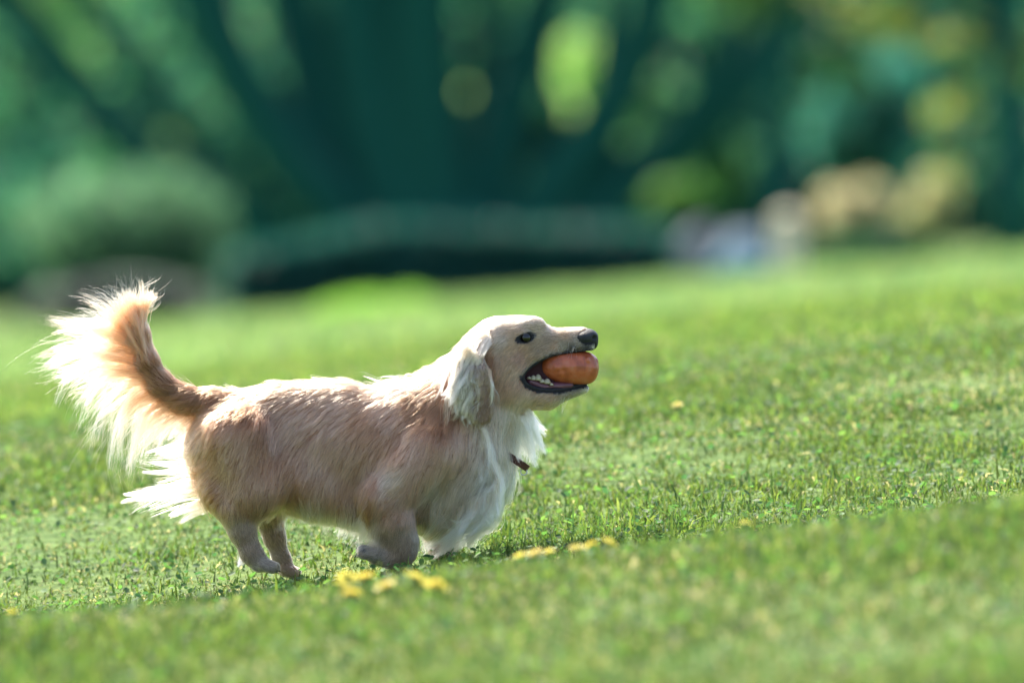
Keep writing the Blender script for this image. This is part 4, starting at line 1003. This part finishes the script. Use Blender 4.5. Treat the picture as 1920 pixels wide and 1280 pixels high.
for a, b_, hgt, wd in [(992, 706, 5, 4.5), (1000, 708, 9, 6), (1009, 709, 12, 6.5), (1017, 713, 7, 5.5), (1026, 715, 10, 6.5), (1034, 718, 5, 4)]:
    for s_ in (-1, 1):
        V = []; F = []
        for j, (q, z_) in enumerate([(1.0, 0), (1.05, .35), (.7, .75), (.2, 1)]):
            for t in range(6): V.append(Vector((math.cos(t * math.pi / 3) * wd * q * S, math.sin(t * math.pi / 3) * wd * .7 * q * S, hgt * z_ * S)))
        for j in range(3):
            for t in range(6): F.append((j * 6 + t, j * 6 + (t + 1) % 6, (j + 1) * 6 + (t + 1) % 6, (j + 1) * 6 + t))
        F += [tuple(reversed(range(6))), tuple(range(18, 24))]
        o = link('tooth', mesh_pd('tooth', V, F, M_TOOTH), dog)
        o.location = Vector(to_world((a, b_ + 4, s_ * 21))) - dog.location
M_CLAW = mat_plain('claw', (.05, .045, .04), (.09, .08, .07), 200, .4)
for q, c, dirx in ((-60, (517, 1063), 1), (58, (553, 1076), 1), (60, (855, 1054), 1), (-66, (676, 1036), -1)):
    for o_ in (-15, -5, 5, 15):
        e = 0 if abs(o_) < 10 else -5
        V, F = tube_data([to_world((c[0] + dirx * e, c[1], q + o_)) - O, to_world((c[0] + dirx * (e + 6), c[1] + 2, q + o_)) - O, to_world((c[0] + dirx * (e + 10), c[1] + 6, q + o_)) - O], [3 * S, 2.3 * S, .6 * S], 6)
        link('claw', mesh_pd('claw', V, F, M_CLAW), dog)
# whiskers and chin bristles
wp = []
for i in range(26):
    a = r.uniform(1035, 1085); b_ = r.uniform(640, 654) if i < 14 else r.uniform(742, 752)
    ws = w_surface(a, b_)
    if ws is None: continue
    st = np.array([a, b_, ws]); d = np.array([r.uniform(-.6, .3), r.uniform(.1, .7) if i < 14 else 1.0, -r.uniform(.3, 1)]); d /= np.linalg.norm(d)
    ln = r.uniform(14, 34); s = np.linspace(0, 1, 8)[:, None]; wp.append(st + d * ln * s + np.array([0, 6, 0]) * s * s)
wp = np.stack(wp); hair_object('whiskers', to_world(wp) - O, .16e-3 * np.linspace(1, .3, 8)[None] * np.ones((len(wp), 1)), np.full((len(wp), 8, 3), .7), M_HAIR, dog)
# collar: leather band round the neck, its front showing through the bib
M_COL = mat_plain('dark_red_leather', (.055, .012, .014), (.09, .022, .022), 120, .5, .5, .5, 500)
cc = np.array([886., 806.]); ax = np.array([102., 71.]); al = ax / np.linalg.norm(ax); pn = np.array([-al[1], al[0]])
V = []; F = []; n = 64
for i in range(n):
    t = 2 * math.pi * i / n; c = cc + ax * math.cos(t); w_ = 42 * math.sin(t)
    for dr, dh in ((0, -6.5), (3, -6.5), (3, 6.5), (0, 6.5)):
        p = c + al * dr * math.cos(t) + pn * dh; V.append(Vector(to_world((p[0], p[1], w_ + dr * math.sin(t))) - O))
for i in range(n):
    j = (i + 1) % n
    for q in range(4): F.append((i * 4 + q, j * 4 + q, j * 4 + (q + 1) % 4, i * 4 + (q + 1) % 4))
collar = link('collar', mesh_pd('collar', V, F, M_COL, False), dog)
M_METAL = mat_plain('steel', (.5, .5, .5), (.6, .6, .6), 50, .3, .5)
V, F = tube_data([to_world((982 + 6 * math.cos(t), 884 + 6 * math.sin(t), -6)) - O for t in np.linspace(0, 2 * math.pi, 16)], [1.2 * S] * 16, 6, False)
link('ring', mesh_pd('ring', V, F, M_METAL), collar)

# ------------------------------------------------------------------ the ball in its mouth
def ball_mesh():
    a0, a1 = np.array([1013., 684.]), np.array([1123., 692.]); ax = (a1 - a0); Lb = np.linalg.norm(ax); ax /= Lb; pn = np.array([-ax[1], ax[0]])
    prof = [(0, 0), (.012, .26), (.05, .50), (.12, .70), (.22, .86), (.35, .96), (.5, 1.0), (.65, 1.0), (.78, .96), (.88, .86), (.95, .66), (.985, .4), (1, 0)]
    ts = np.array([p[0] for p in prof]); rs = np.array([p[1] for p in prof])
    tt = (1 - np.cos(np.linspace(0, math.pi, 60))) / 2; rr = np.interp(tt, ts, rs)
    rr = np.convolve(np.pad(rr, 2, 'edge'), [.1, .2, .4, .2, .1], 'valid'); rr[0] = rr[-1] = 0
    V = []; F = []; ns = 72
    for t, q in zip(tt, rr):
        for j in range(ns):
            an = 2 * math.pi * j / ns; R_ = 32.5 * q
            # moulded features: two knobs, a seam and dents
            for (t0, a_, sg, am) in ((.80, 1.02, .035, 6.5), (.88, .72, .04, 4.5), (.27, 1.62, .04, 3.5), (.97, .55, .025, 4.0), (.40, 1.78, .03, -2.6), (.33, 2.0, .04, 2.5), (.745, 1.15, .018, -3.0), (.3, 1.9, .015, -2.5)):
                da = (an - a_ + math.pi) % (2 * math.pi) - math.pi
                R_ += am * math.exp(-((t - t0) / sg) ** 2 - (da / .17) ** 2) * min(1, q * 2)
            da = (an - 1.62 - .2 * math.sin(t * 5 + 1) + math.pi) % (2 * math.pi) - math.pi
            R_ += 1.1 * math.exp(-(da / .06) ** 2) * q
            c = a0 + ax * Lb * t - pn * R_ * math.cos(an - math.pi / 2 - math.pi / 2 + math.pi) * 1.0
            V.append((c[0], c[1], R_ * math.sin(an - math.pi) * 1.0 ))
    for i in range(len(tt) - 1):
        for j in range(ns):
            k = (j + 1) % ns; F.append((i * ns + j, i * ns + k, (i + 1) * ns + k, (i + 1) * ns + j))
    return np.array(V), np.array(F)
V, F = ball_mesh()
bo = np.array(to_world((1068, 722, 0)))
m, nt, out = new_mat('ball_rubber')
b = principled(nt, (.5, .13, .06), .38, .5)
tc = nt.nodes.new('ShaderNodeTexCoord'); n1 = nt.nodes.new('ShaderNodeTexNoise'); n1.inputs['Scale'].default_value = 45; n1.inputs['Detail'].default_value = 6
nt.links.new(tc.outputs['Object'], n1.inputs['Vector'])
rp = nt.nodes.new('ShaderNodeValToRGB'); rp.color_ramp.elements[0].color = (.29, .062, .022, 1); rp.color_ramp.elements[1].color = (.42, .095, .034, 1)
rp.color_ramp.elements[0].position = .40; rp.color_ramp.elements[1].position = .56
e_ = rp.color_ramp.elements.new(.74); e_.color = (.42, .14, .075, 1)
nt.links.new(n1.outputs[0], rp.inputs[0]); nt.links.new(rp.outputs[0], b.inputs['Base Color'])
bp = nt.nodes.new('ShaderNodeBump'); bp.inputs['Strength'].default_value = .6; bp.inputs['Distance'].default_value = .001
n3 = nt.nodes.new('ShaderNodeTexNoise'); n3.inputs['Scale'].default_value = 260; nt.links.new(tc.outputs['Object'], n3.inputs['Vector'])
nt.links.new(n3.outputs[0], bp.inputs['Height']); nt.links.new(bp.outputs[0], b.inputs['Normal'])
nt.links.new(b.outputs[0], out.inputs[0])
ball = link('ball', mesh_np('ball', to_world(V) - bo, F, m)); ball.location = bo
tag(ball, 'worn orange rubber egg-shaped ball held in the dog\'s jaws', 'ball')
